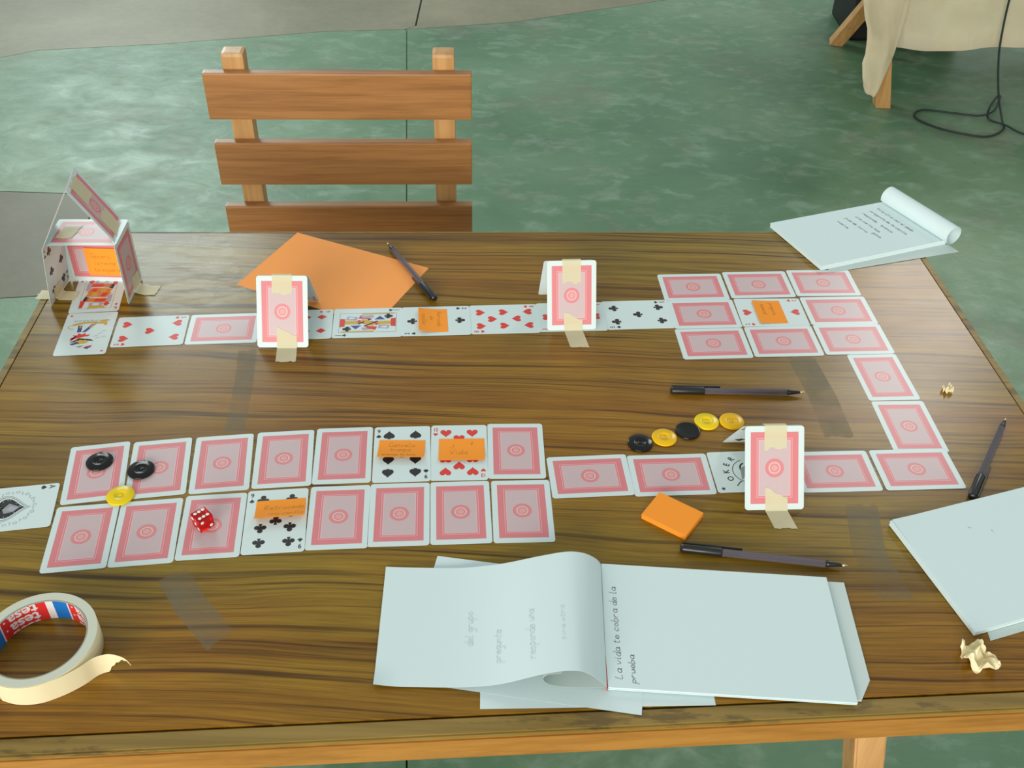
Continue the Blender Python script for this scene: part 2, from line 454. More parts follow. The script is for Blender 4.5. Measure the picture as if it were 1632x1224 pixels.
def card_mesh(back):
    bm = bmesh.new()
    f = add_prism(bm, [(x/1000, y/1000) for x, y in rounded(CW-0.1, CH-0.1, 3.4)], 0, CT/1000, 0, 1 if back else 0)
    uvl = bm.loops.layers.uv.new('UVMap')
    for g in bm.faces:
        for l in g.loops: l[uvl].uv = (l.vert.co.x*1000, l.vert.co.y*1000)
    me = bpy.data.meshes.new('card_back_up' if back else 'card_face_up')
    bmesh.ops.recalc_face_normals(bm, faces=bm.faces)
    bm.to_mesh(me); bm.free()
    me.materials.append(M['white'])
    if back: me.materials.append(M['back'])
    return me
ME_BACK = card_mesh(True); ME_FACE = card_mesh(False)
ROWS = {2: [(0, 31), (0, -31)], 3: [(0, 31), (0, 0), (0, -31)], 5: [(-1, 30), (1, 30), (0, 0), (-1, -30), (1, -30)],
        6: [(-1, 30), (1, 30), (-1, 0), (1, 0), (-1, -30), (1, -30)],
        8: [(-1, 30), (1, 30), (-1, 0), (1, 0), (-1, -30), (1, -30), (0, 15), (0, -15.01)],
        9: [(-1, 30), (1, 30), (-1, 10.3), (1, 10.3), (-1, -10.3), (1, -10.3), (-1, -30), (1, -30), (0, 0)],
        10: [(-1, 30), (1, 30), (-1, 10.3), (1, 10.3), (-1, -10.3), (1, -10.3), (-1, -30), (1, -30), (0, 21), (0, -21)]}
_pm = {}
def face_print(kind):
    if kind in _pm: return _pm[kind]
    p = Print()
    suit = kind[-1]; rank = kind[:-1]
    def index(txt, su):
        col = SUIT[su][1]
        p.text(txt, -26.2, 36.5, 8.5, col, 0, 0.12, 0.85 if len(txt) < 2 else 0.62); p.text(txt, 26.2, -36.5, 8.5, col, PI, 0.12, 0.85 if len(txt) < 2 else 0.62)
        p.pip(su, -26.2, 28.6, 5.2); p.pip(su, 26.2, -28.6, 5.2, True)
    if rank.isdigit():
        index(rank, suit)
        for cx, cy in ROWS[int(rank)]: p.pip(suit, cx*14.7, cy, 12.6, cy < -0.001)
    elif kind == 'Jc' or kind == 'Kd':
        index(kind[0], suit)
        A = dict(Jc=('red', 'gold', 'blue', 'lilac'), Kd=('red', 'orange_p', 'lilac', 'gold'))[kind]
        fr = [(-20.5, -36), (20.5, -36), (20.5, 36), (-20.5, 36), (-20.5, -36)]
        p.line(fr, 0.5, 'pgrey')
        for sg in (1, -1):
            def q(pts, m): p.poly([(sg*x, sg*y) for x, y in pts], m)
            if kind == 'Jc':
                q([(-8, 29), (8, 29), (9, 35.4), (-9, 35.4)], 'red')
                q([(-19.8, 33), (-18, 33), (-17.2, -8), (-19.8, -8)], 'gold')
                q([(14, 26), (6, 28), (5, 14), (12, 13)], 'lilac'); q([(12, 24), (8, 25), (8, 18), (11, 17)], 'white')
                q([(-3, 29), (4, 29), (4, 11), (-3, 13)], 'gold')
                q([(-6, 22), (-6, 8), (-14, 15)], 'blue')
                q([(16, 10), (9, 12), (7, -3), (13, 0)], 'red')
                q([(-16, 6), (-11, 8), (-9, -6), (-14, -10)], 'lilac')
                q([(6, 12), (1, 14), (-4, 2), (2, 0)], 'red')
                q([(8, 6), (3, 10), (-7, -2), (-2, -5)], 'gold')
                q([(-4, 12), (-2, 13), (9, -4), (7, -5)], 'black')
                q([(-16, 28), (-10, 29), (-9, 22), (-15, 20)], 'pgrey')
            else:
                q([(10, 35.4), (-13, 35.4), (-10, 30), (8, 30)], 'gold')
                q([(20, 34), (16, 34), (14, 16), (20, 18)], 'red')
                q([(8, 30), (-8, 30), (-9, 22), (9, 23)], 'lilac'); q([(4, 29), (-4, 29), (-4, 24), (4, 24)], 'white')
                q([(14, 20), (-12, 23), (-16, 14), (12, 12)], 'orange_p')
                q([(4, 20), (-10, 21), (-12, 15), (2, 14)], 'red')
                q([(18, 17), (14, 19), (10, 11), (16, 8)], 'black')
                q([(-12, 26), (-18, 22), (-18, 4), (-12, 8)], 'lilac')
                q([(16, 8), (-10, 12), (-16, 1), (12, -4)], 'orange_p')
                q([(9, 8), (2, 9), (0, 0), (8, -2)], 'gold'); q([(-3, 9), (-9, 9), (-12, 2), (-5, 1)], 'red')
                p.line([(sg*14, sg*14), (sg*2, sg*8), (-sg*8, -sg*2)], 0.8, 'lilac')
        p.pip(suit, -13.2, 26.5, 10.5, lift=0.12); p.pip(suit, 13.2, -26.5, 10.5, True, lift=0.12)
        for sg in (1, -1):
            pass
    elif kind == 'As':
        p.text('A', -26.5, 36.5, 8.5, 'black', 0, 0.12, 0.85); p.pip('s', -26.5, 28.6, 5.4)
        p.text('A', 26.5, -36.5, 8.5, 'black', PI, 0.12, 0.85); p.pip('s', 26.5, -28.6, 5.4, True)
        for sz, m, dy, lf in ((37, 'black', 0, 0.0), (36, 'white', 0, 0.01), (33.2, 'black', 0, 0.02)):
            p.pip('s', 0, dy-1, sz, False, m, lf)
        p.pip('s', 0, -1, 31.6, False, 'white', 0.03); p.pip('s', 0, -1, 27.5, False, 'black', 0.04)
        p.poly([(-7, -2), (-1, 9), (5, 4), (7, -5), (1, -8)], 'pgrey', 0.05); p.poly([(-3, 0), (0, 7), (4, 2), (2, -4)], 'lilac', 0.06)
        rnd = random.Random(3)
        for k in range(46):
            a = rnd.uniform(0, 2*PI); s_ = heart()[0][int((a/(2*PI))*40) % 40]
            x, y = s_[0]*24, (-s_[1]+0.08)*24
            if math.hypot(x, y) > 8: p.poly(disc(x*0.98, y*0.98 - 1, 0.45, 6), 'white', 0.07)
        for k in range(26):
            a = -PI*0.35 + (1.7*PI)*k/25
            r = 23.5 + (1.2 if k % 2 else 0); x, y = r*math.cos(a)*0.94, r*math.sin(a) - 1
            if k % 2: p.line([(x+1.5*math.cos(b), y+1.9*math.sin(b)) for b in [2*PI*j/8 for j in range(9)]], 0.45, 'pgrey')
            else: p.line([(x-2.2, y-1), (x-0.8, y+1.2), (x+0.6, y-0.6), (x+2.0, y+1.0)], 0.4, 'pgrey')
        for sg in (1, -1):
            for k in range(5):
                p.poly([(sg*(22-k*2.6)-1.3, -16-k*2.2), (sg*(22-k*2.6)+1.3, -15-k*2.2), (sg*(22-k*2.6)+1.1, -18.5-k*2.2), (sg*(22-k*2.6)-1, -19-k*2.2)], 'black' if k % 2 else 'pgrey')
    elif kind == 'Xc':       # colour joker
        p.star(-25.5, 38, 2.6, 'red'); p.star(25.5, -38, 2.6, 'red')
        st = catmull([Vector((-20, 18, 0)), Vector((-8, 22, 0)), Vector((4, 22.5, 0)), Vector((14, 21, 0)), Vector((20, 22, 0))], 4)
        p.line([(v.x, v.y) for v in st], 4.2, 'gold')
        p.poly(disc(17, 23, 4.4, 12), 'gold'); p.poly(disc(20, 18, 2.4, 10), 'gold'); p.poly(disc(18.5, 26.5, 2.0, 10), 'gold')
        p.line([(-17+8*math.cos(a), 13.5+4.4*math.sin(a)) for a in [2*PI*j/16 for j in range(13)]], 0.9, 'gold')
        for k in range(9):
            x = -20 + k*5; p.line([(x, 27+0.4*k % 2), (x+2.4, 25.2), (x+3.6, 28)], 0.55, 'blue')
        p.poly([(-13, 17), (-8, 17), (-7, 3), (-12, 2)], 'blue'); p.poly([(3, 19), (9, 20), (-1, 3), (-6, 2)], 'blue')
        p.poly([(-11, 17), (-9, 17), (-9, 12), (-11, 12)], 'gold'); p.poly([(4, 18), (8, 19), (3, 11), (1, 11)], 'gold')
        sp = []
        for k in range(12):
            a = PI*1.12*k/11 + 0.1*PI; r = 13 if k % 2 else 8.5
            sp.append((-5 + r*math.cos(a), -9 + 0.62*r*math.sin(a)*1.25))
        p.poly(sp + [(-18, -13), (0, -7)], 'red')
        p.poly([(-17, -19), (-7, -10), (8, -13), (12, -17), (2, -15)], 'black')
        ye = [(-3 + (10 if k % 2 else 7)*math.cos(2*PI*k/18), -18 + (5.2 if k % 2 else 3.4)*math.sin(2*PI*k/18)) for k in range(18)]
        p.poly(ye, 'gold'); p.poly([(-16, -22), (-8, -17), (-4, -21), (-12, -24)], 'blue')
        p.poly([(3, -28), (12, -25), (10, -30), (4, -31)], 'red'); p.poly([(1, -30), (12, -28), (7, -33)], 'blue'); p.poly([(-8, -27), (2, -25), (-2, -30)], 'pgrey')
        for x, y in ((10, -8), (14, -3), (18, 2), (13, -12), (20, -10)): p.line([(x, y), (x+3, y+2.2), (x+5, y+1.6)], 0.7, 'pgrey')
    elif kind == 'Xg':       # grey joker
        p.star(-25.5, 37, 3.0, 'black'); p.star(25.5, -37, 3.0, 'black')
        for k, ch in enumerate('JOKER'):
            a = math.radians(142 - k*26); p.text(ch, 24*math.cos(a), 4+24*math.sin(a), 9.5, 'black', a-PI/2, 0.15, 0.9)
        arc = [(18*math.cos(a), 3+18*math.sin(a)) for a in [math.radians(150-k*12) for k in range(12)]]
        p.line(arc, 0.8, 'black')
        p.line([(8*math.cos(a)+4, 6+6*math.sin(a)) for a in [math.radians(170-k*20) for k in range(9)]], 1.8, 'black')
        p.poly(disc(-9, 5, 3.0, 10), 'black'); p.poly([(-14, 14), (4, 12), (8, 6), (-6, 8)], 'pgrey'); p.poly([(-8, -2), (8, 2), (12, -14), (-10, -16)], 'pgrey')
        p.poly([(-6, -16), (6, -16), (9, -28), (-9, -28)], 'black')
    _pm[kind] = p.mesh('print_' + kind); return _pm[kind]
def court_frame_extra(): pass

# ------------------------------------------------------------------ hand-writing
F = {'a': [[(.8, .9), (.3, 1), (0, .5), (.25, 0), (.65, .1), (.8, .6), (.8, .9)], [(.8, .9), (.8, .1), (1, 0)]],
 'b': [[(0, 2), (0, .1), (.4, 0), (.8, .4), (.6, .9), (.1, .8)]], 'c': [[(.8, .8), (.4, 1), (0, .5), (.3, 0), (.8, .15)]],
 'd': [[(.8, .9), (.3, 1), (0, .5), (.25, 0), (.65, .1), (.8, .6)], [(.8, 2), (.8, .1), (1, 0)]], 'e': [[(0, .5), (.8, .6), (.5, 1), (.1, .8), (.05, .2), (.5, 0), (.9, .25)]],
 'g': [[(.8, .9), (.3, 1), (0, .5), (.3, .1), (.8, .4)], [(.8, 1), (.8, -.7), (.4, -1), (.1, -.7)]], 'i': [[(.2, 1), (.2, .1), (.45, 0)], [(.2, 1.4), (.25, 1.5)]],
 'l': [[(.1, 2), (.1, .1), (.4, 0)]], 'm': [[(0, 1), (0, 0)], [(0, .7), (.3, 1), (.5, .7), (.5, 0)], [(.5, .7), (.8, 1), (1, .7), (1, 0)]],
 'n': [[(0, 1), (0, 0)], [(0, .7), (.4, 1), (.75, .7), (.75, 0)]], 'o': [[(.4, 1), (0, .5), (.4, 0), (.8, .5), (.4, 1)]], 'p': [[(0, 1), (0, -1)], [(0, .8), (.4, 1), (.8, .6), (.5, .05), (0, .2)]],
 'q': [[(.8, .9), (.3, 1), (0, .5), (.3, 0), (.8, .3)], [(.8, 1), (.8, -1)]], 'r': [[(0, 1), (0, 0)], [(0, .6), (.3, 1), (.7, .9)]], 's': [[(.7, .9), (.3, 1), (.1, .7), (.6, .4), (.5, 0), (0, .1)]],
 't': [[(.3, 1.7), (.3, .1), (.7, 0)], [(0, 1.05), (.75, 1.15)]], 'u': [[(0, 1), (.05, .2), (.35, 0), (.7, .3), (.75, 1)], [(.75, 1), (.8, 0)]], 'v': [[(0, 1), (.35, 0), (.8, 1)]],
 'z': [[(0, 1), (.7, 1), (0, 0), (.8, 0)]], 'L': [[(.1, 2), (0, 0), (.9, 0)]], 'V': [[(0, 2), (.45, 0), (1.0, 2)]], 'R': [[(0, 0), (0, 2), (.8, 1.7), (.7, 1.1), (0, 1), (.9, 0)]],
 'C': [[(1, 1.7), (.5, 2), (0, 1), (.4, 0), (1, .3)]], 'S': [[(.9, 1.8), (.4, 2), (.1, 1.5), (.7, .9), (.7, .2), (0, .1)]], '1': [[(0, 1.5), (.3, 2), (.3, 0)]], '-': [[(0, .8), (.7, .8)]], '+': [[(0, .9), (1.1, .9)], [(.55, 0), (.55, 1.9)]], ' ': []}
def writing(name, lines, mapf, mat_, parent, width):
    """lines: (text, x, y, xheight, jitter) in mm; mapf(x,y)->Vector point on the sheet"""
    bm = bmesh.new(); rnd = random.Random(11)
    for txt, x0, y0, h, adv in lines:
        x = x0
        for ch in txt:
            for st in F.get(ch, []):
                pts = catmull([Vector((x + (px + 0.15*py)*h*adv, y0 + py*h + rnd.uniform(-.06, .06)*h, 0)) for px, py in st], 3) if len(st) > 2 else [Vector((x + (px+0.15*py)*h*adv, y0 + py*h, 0)) for px, py in st]
                for a, b in zip(pts, pts[1:]):
                    d = b-a
                    if d.length < 1e-6: continue
                    n = Vector((-d.y, d.x, 0)).normalized()*width/2; e = d.normalized()*width*0.3
                    try: bm.faces.new([bm.verts.new(mapf(q.x, q.y)) for q in (a-n-e, b-n+e, b+n+e, a+n-e)])
                    except ValueError: pass
            x += h*adv*(0.7 if ch == ' ' else 1.35 if ch in 'mLVR' else 0.75 if ch in 'il1' else 1.12)
    me = bpy.data.meshes.new(name); bm.to_mesh(me); bm.free()
    return link(name, me, (mat_,), parent)

# ================================================================== FLOOR
def slab(pts, m, name, parent, z=0.0):
    bm = bmesh.new()
    cx = sum(p[0] for p in pts)/len(pts); cy = sum(p[1] for p in pts)/len(pts)
    add_prism(bm, [(x/1000, y/1000) for x, y in pts], -0.012, z)
    return link(name, fin(bm, name), (m,), parent)
bm = bmesh.new(); add_box(bm, (-8, -6, -0.06), (9, 10, -0.010))
floor = link('floor', fin(bm, 'floor'), ('joint',)); floor['kind'] = 'structure'; floor['label'] = 'painted concrete floor, worn green with bare grey areas'; floor['category'] = 'floor'
def seam(y, x0=-452, y0=4009, s=-0.0960): return x0 + (y-y0)*s
B1 = [(-5200, 2300), (-1901, 3634), (-1793, 3712), (-1352, 3804), (-762, 3974), (-462, 4015)]
B2 = [(-455, 4015), (-29, 4128), (606, 4429), (4000, 5650), (9000, 7200)]
G = 2
slab([(x, y+G) for x, y in B1] + [(-424, 4054), (-426, 4350), (-980, 10000), (-8000, 10000), (-8000, 2300)][0:5], 'grey', 'floor_slab', floor)
slab([(-424+7, 4060)] + [(x, y+G) for x, y in B2] + [(9000, 10000), (-970, 10000), (-419, 4350)], 'grey', 'floor_slab', floor)
xs = lambda y: seam(y)-1.5
slab([(x, y-G) for x, y in B1[1:]] + [(xs(4000), 4009-G), (xs(2130), 2130), (xs(-6000), -6000), (-8000, -6000), (-8000, 2090), (-1300, 2127), (-1147, 2150), (-1226, 2666), (-4400, 2690)], 'green', 'floor_slab', floor)
slab([(-8000, 2096), (-1302, 2131), (-1151, 2155), (-1230, 2661), (-4440, 2686), (-8000, 2705)], 'grey2', 'floor_slab', floor)
slab([(x, y-G) for x, y in B2] + [(9000, -6000), (seam(-6000)+1.5, -6000), (seam(2600)+1.5, 2600), (seam(4000)+1.5, 4005)], 'green', 'floor_slab', floor)

# ================================================================== TABLE
TQ = dict(fl=(-583, 437), fr=(638, 538), br=(579, 1326), bl=(-626, 1264))
def build_table():
    t = empty('table', (0.02, 0.9, 0)); tag(t, 'large wood-effect table with worn edges, holding the card game', 'table')
    inv = Matrix.Translation((-0.02, -0.9, 0))
    def part(name, bm, m, smooth=False):
        bmesh.ops.transform(bm, matrix=inv, verts=bm.verts)
        return link(name, fin(bm, name, smooth), (m,), t)
    q = [Vector((*TQ[k], 0)) for k in ('fl', 'fr', 'br', 'bl')]
    def inset(p, f, s, b):   # offsets front / sides / back, mm
        c = [q[0], q[1], q[2], q[3]]
        ex = (q[1]-q[0]).normalized(); ey = Vector((-ex.y, ex.x, 0))
        return [c[0] + ex*s + ey*f, c[1] - ex*s + ey*f, c[2] - ex*s - ey*b, c[3] + ex*s - ey*b]
    ins = inset(q, 17, 11, 6)
    bm = bmesh.new(); add_prism(bm, [(v.x/1000, v.y/1000) for v in inset(q, 18.2, 11.5, 6.4)], TZ-0.030, TZ)
    # use local grain coordinates: rotate mesh so that grain follows the table
    top = part('tabletop', bm, 'lam')
    names = [('edge_strip', 0, 1, 'edge'), ('edge_strip', 1, 2, 'edge'), ('edge_strip', 2, 3, 'edge'), ('edge_strip', 3, 0, 'edge')]
    for nm, a, b, m in names:
        bm = bmesh.new(); g = 0.0002
        add_prism(bm, [(v.x/1000, v.y/1000) for v in (q[a], q[b], ins[b], ins[a])], TZ-0.006, TZ-0.0006)
        bmesh.ops.bevel(bm, geom=[e for e in bm.edges if all(abs(v.co.z-(TZ-0.0006)) < 1e-5 for v in e.verts)], offset=0.0016, segments=2, affect='EDGES')
        part(nm, bm, m)
    ex = (q[1]-q[0]).normalized(); ey = Vector((-ex.y, ex.x, 0))
    bm = bmesh.new()
    f0 = q[0] - ey*1.0; f1 = q[1] - ey*1.0; f2 = q[1] + ey*15; f3 = q[0] + ey*15
    add_prism(bm, [(v.x/1000, v.y/1000) for v in (f0, f1, f2, f3)], TZ-0.036, TZ-0.0062)
    bmesh.ops.bevel(bm, geom=list(bm.edges), offset=0.0015, segments=2, affect='EDGES')
    part('front_rail', bm, 'rail')
    for a, b in ((1, 2), (2, 3), (3, 0)):
        bm = bmesh.new()
        add_prism(bm, [(v.x/1000, v.y/1000) for v in (q[a], q[b], ins[b]*0.998+ins[a]*0.002, ins[a])], TZ-0.034, TZ-0.0062)
        part('side_rail', bm, 'rail')
    # apron under the top
    o = q[0]
    def L(u, v): return o + ex*u + ey*v
    for (u0, v0, u1, v1) in ((290, 60, 925, 80), (290, 690, 925, 710), (290, 60, 310, 710), (905, 60, 925, 710)):
        bm = bmesh.new(); p = [L(u0, v0), L(u1, v0), L(u1, v1), L(u0, v1)]
        add_prism(bm, [(v.x/1000, v.y/1000) for v in p], TZ-0.10, TZ-0.0305)
        part('apron', bm, 'rail')
    for (u, v, sp) in ((901, 4, 0.2), (298, 4, -0.2), (901, 720, 0.2), (298, 720, -0.2)):      # legs splay outwards
        bm = bmesh.new(); p = [L(u, v), L(u+29, v), L(u+29, v+34), L(u, v+34)]
        add_prism(bm, [(w.x/1000, w.y/1000) for w in p], 0.0, TZ-0.0365)
        for w in bm.verts: w.co.x += sp*(TZ-0.0365-w.co.z)
        bmesh.ops.bevel(bm, geom=list(bm.edges), offset=0.002, segments=2, affect='EDGES')
        part('leg', bm, 'leg')
build_table()

# ================================================================== CHAIR
def build_chair():
    a = math.radians(3.3)
    t = empty('folding_chair', (-0.308, 1.667, 0), a); tag(t, 'slatted wooden chair standing at the far side of the table', 'chair')
    w = 0.226
    for z1, h in ((TZ+0.072, 0.083), (TZ-0.055, 0.082), (TZ-0.181, 0.082)):
        bm = bmesh.new(); add_box(bm, (-w, -0.0, z1-h), (w, 0.019, z1), 0.003)
        link('back_slat', fin(bm, 'back_slat'), ('chair',), t)
    for x in (-0.176, 0.178):
        bm = bmesh.new(); add_box(bm, (x-0.019, 0.0195, 0.0), (x+0.019, 0.056, TZ+0.098), 0.006)
        link('rear_post', fin(bm, 'rear_post'), ('post',), t)
        bm = bmesh.new(); add_box(bm, (x-0.019, -0.36, 0.0), (x+0.019, -0.323, 0.415), 0.004)
        link('front_leg', fin(bm, 'front_leg'), ('post',), t)
        bm = bmesh.new(); add_box(bm, (x-0.012, -0.323, 0.385), (x+0.012, 0.0195, 0.42), 0.003)
        link('seat_rail', fin(bm, 'seat_rail'), ('post',), t)
    for k in range(5):
        y = -0.385 + k*0.078
        bm = bmesh.new(); add_box(bm, (-w, y, 0.4202), (w, y+0.066, 0.438), 0.003)
        link('seat_slat', fin(bm, 'seat_slat'), ('chair',), t)
    bm = bmesh.new(); add_box(bm, (-0.157, 0.03, 0.16), (0.159, 0.048, 0.20), 0.003); link('stretcher', fin(bm, 'stretcher'), ('chair',), t)
build_chair()

# ================================================================== FAR TABLE WITH CLOTH
def build_far():
    t = empty('side_table', (1.25, 3.42, 0)); tag(t, 'side table with square pine legs under a cream cloth', 'table')
    O = Vector((1.25, 3.42, 0))
    def part(name, bm, m): 
        bmesh.ops.transform(bm, matrix=Matrix.Translation(-O), verts=bm.verts); return link(name, fin(bm, name), (m,), t)
    bm = bmesh.new(); add_box(bm, (1.075, 3.385, 0.712), (2.75, 4.10, 0.74), 0.004); part('tabletop', bm, 'rail')
    for x, y in ((1.238, 3.40), (2.66, 3.40), (1.45, 4.03), (2.66, 4.03)):
        bm = bmesh.new(); add_box(bm, (x, y, 0), (x+0.052, y+0.05, 0.712), 0.004)
        if x < 1.3:
            for v in bm.verts: v.co.x -= 0.22*v.co.z
        part('leg', bm, 'post')
    # slanting brace of the trestle
    bm = bmesh.new()
    a = Vector((1.228, 3.98, 0.0)); b = Vector((1.52, 3.72, 0.712))
    d = (b-a).normalized(); n1 = Vector((d.z, 0, -d.x)).normalized(); n2 = d.cross(n1)
    vs = []
    for e in (a, b):
        for s1, s2 in ((-1, -1), (1, -1), (1, 1), (-1, 1)): vs.append(bm.verts.new(e + n1*s1*0.027 + n2*s2*0.02))
    for v in vs[:4]: v.co.z = max(v.co.z, 0)
    bm.faces.new(vs[:4]); bm.faces.new(vs[4:])
    for k in range(4): bm.faces.new((vs[k], vs[(k+1) % 4], vs[4+(k+1) % 4], vs[4+k]))
    part('slanted_brace', bm, 'post')
    # cloth: drops over the front edge, one pulled-out corner hanging low at the left
    bm = bmesh.new()
    N = 80
    def hem(x):
        f = 0.236 + 0.004*math.sin(x*9) - 0.008*max(0, 1-abs(x-1.40)/0.2) + 0.03*max(0, (x-1.55)/0.5)
        return f
    rows = [0.0, 0.12, 0.3, 0.5, 0.7, 0.85, 1.0]
    cols = []
    for i in range(N+1):
        x = 1.243 + (2.77-1.243)*i/N
        wv = 0.012*math.sin(x*17) + 0.006*math.sin(x*41+1)
        col = []
        for r in rows:
            z = 0.745*(1-r) + hem(x)*r
            col.append(Vector((x, 3.372 - r*0.016 + wv*r*0.8 - 0.0, z)))
        col.insert(0, Vector((x, 3.383, 0.7445))); col.insert(0, Vector((x, 4.11, 0.7445))); col.insert(0, Vector((x, 4.125, 0.40)))
        cols.append([bm.verts.new(v) for v in col])
    for a_, b_ in zip(cols, cols[1:]):
        for k in range(len(a_)-1):
            f = bm.faces.new((a_[k], b_[k], b_[k+1], a_[k+1])); f.smooth = True
    # hanging corner: a folded cone of cloth with a wavy left outline
    prof = [(0.745, 1.068, 1.243), (0.52, 1.085, 1.243), (0.42, 1.105, 1.243), (0.355, 1.118, 1.243), (0.31, 1.132, 1.243), (0.27, 1.150, 1.243), (0.235, 1.156, 1.243), (0.20, 1.150, 1.242), (0.17, 1.146, 1.239), (0.15, 1.151, 1.236), (0.12, 1.158, 1.230), (0.09, 1.168, 1.222), (0.068, 1.178, 1.208)]
    cc = []
    for z, xl, xr in prof:
        row = []
        for k in range(9):
            u = k/8; x = xl*(1-u) + xr*u
            row.append(bm.verts.new((x, 3.366 - 0.028*math.sin(u*PI*1.0) - 0.010*math.sin(u*9 + z*14) + 0.05*(1-u)**2*(1 if z > 0.2 else 0.4), z)))
        cc.append(row)
    for a_, b_ in zip(cc, cc[1:]):
        for k in range(8): f = bm.faces.new((a_[k], a_[k+1], b_[k+1], b_[k])); f.smooth = True
    # left side drop behind the corner
    l0 = [bm.verts.new((1.068, y, 0.7445)) for y in (3.42, 3.7, 4.11)]; l1 = [bm.verts.new((1.243, y, 0.7446)) for y in (3.39, 3.7, 4.11)]
    for k in range(2): bm.faces.new((l0[k], l1[k], l1[k+1], l0[k+1]))
    bmesh.ops.solidify(bm, geom=list(bm.faces), thickness=0.0015)
    me = fin(bm, 'tablecloth')
    o = link('tablecloth', me, ('cloth',)); tag(o, 'cream cloth draped over the side table, one corner hanging low', 'tablecloth')
    bag = bmesh.new(); add_box(bag, (0.0, 0.0, 0.0), (0.44, 0.30, 0.62), 0.015)
    e = empty('storage_case', (1.285, 4.02, 0)); tag(e, 'black case standing under the cloth-covered side table', 'case')
    link('case_body', fin(bag, 'case_body', True), ('case',), e)
    h = bmesh.new(); add_tube(h, catmull([(0.18, 0.15, 0.622), (0.19, 0.15, 0.66), (0.28, 0.15, 0.675), (0.37, 0.15, 0.66), (0.38, 0.15, 0.622)], 5), 0.01, 8)
    link('handle', fin(h, 'handle'), ('case',), e)
build_far()
def build_cord():
    bm = bmesh.new()
    pts = [(1500, 3600, 14), (1520, 3420, 12), (1532, 3345, -20), (1546, 3338, -300), (1556, 3336, -420), (1572, 3332, -520), (1605, 3318, -640), (1636, 3297, -722), (1628, 3250, -735), (1559, 3194, -735), (1490, 3205, -735), (1417, 3242, -735), (1362, 3300, -735), (1358, 3350, -735), (1402, 3388, -735), (1500, 3368, -735), (1579, 3347, -732), (1630, 3365, -722), (1694, 3480, -728), (1712, 3525, -735), (1690, 3500, -730), (1630, 3400, -726), (1606, 3330, -735), (1640, 3268, -728), (1700, 3212, -735), (1900, 3160, -735), (2300, 3120, -735)]
    add_tube(bm, [p/1.0 for p in catmull([(x/1000, y/1000, TZ+z/1000) for x, y, z in pts], 8)], 0.0034, 8)
    o = link('power_cord', fin(bm, 'power_cord'), ('cord',)); tag(o, 'thin black cord hanging down the cream cloth and looping on the floor', 'cord')
build_cord()

# ================================================================== CARDS ON THE TABLE
POS = {'r1c1':('P',-440.4,781.2,11.6), 'r1c2':('P',-375.8,790.4,9.8), 'r1c3':('P',-310.7,800.4,8.5), 'r1c4':('P',-245.7,809.5,7.0), 'r1c5':('P',-182.3,818.0,5.2), 'r1c6':('P',-118.5,822.2,4.7), 'r1c7':('P',-56.2,827.4,3.3), 'r1c8':('P',6.3,832.2,2.7),
 'r2c1':('P',-425.6,689.6,8.6), 'r2c2':('P',-362.9,699.1,8.2), 'r2c3':('P',-299.5,709.3,6.9), 'r2c4':('P',-237.0,718.6,6.8), 'r2c5':('P',-174.0,726.6,5.0), 'r2c6':('P',-112.4,732.8,4.3), 'r2c7':('P',-49.5,737.5,4.4), 'r2c8':('P',14.2,742.0,3.6),
 'b1':('L',86.5,795.4,5.7), 'b2':('L',174.4,801.1,4.6), 'b3':('L',263.2,809.7,4.8), 'b4':('L',354.2,813.3,4.0), 'b5':('L',445.2,819.7,4.2), 'l1':('P',449.8,980.4,4.4), 'l2':('P',456.9,890.8,3.1),
 'g11':('L',240.9,1163.5,4.6), 'g12':('L',331.0,1173.3,4.4), 'g13':('L',420.8,1182.3,3.4), 'g21':('L',247.9,1101.2,4.6), 'g22':('L',337.1,1109.2,3.3), 'g23':('L',426.7,1116.9,4.0), 'g31':('L',252.0,1038.5,4.8), 'g32':('L',341.5,1046.5,4.5), 'g33':('L',431.5,1054.8,4.2),
 'u0':('P',-532.1,1023.8,7.1), 'k':('P',-545.2,1112.6,8.6), 'u1':('L',-454.6,1032.4,6.5), 'u2':('L',-365.1,1041.9,5.7), 'u3':('L',-274.1,1053.7,5.7), 'u4':('L',-186.0,1062.5,4.9), 'u5':('L',-99.3,1069.9,4.9), 'u6':('L',-12.0,1078.5,4.8), 'u7':('L',74.3,1086.7,4.5), 'u8':('L',160.9,1096.1,5.2), 'ace':('L',-510.0,725.1,10.4)}
FACE = {'r1c6': '9s', 'r1c7': '10h', 'r2c4': '9c', 'b3': 'Xg', 'g22': '2h', 'u0': 'Xc', 'k': 'Kd', 'u1': '5h', 'u3': '9d', 'u4': 'Jc', 'u5': '2c', 'u6': '8h', 'u7': '3h', 'u8': '5c', 'ace': 'As'}
LEVEL = {'l2': 0, 'b5': 1, 'r2c4': 1, 'r2c5': 0, 'r1c1': 0, 'ace': 1, 'u0': 1, 'k': 0, 'g33': 1, 'l1': 0}
ordn = ['first', 'second', 'third', 'fourth', 'fifth', 'sixth', 'seventh', 'eighth']
LAB = {}
for c in range(8):
    LAB['r1c%d' % (c+1)] = 'red-backed playing card, %s from the left in the upper row of the two-row block' % ordn[c]
    LAB['r2c%d' % (c+1)] = 'red-backed playing card, %s from the left in the lower row of the two-row block' % ordn[c]
LAB['r1c1'] = 'red-backed playing card under the black counter farthest left, upper row of the block'
LAB['r1c8'] = 'red-backed playing card right of the ten of hearts in the upper row'
LAB['r2c3'] = 'red-backed playing card lying under the red die'
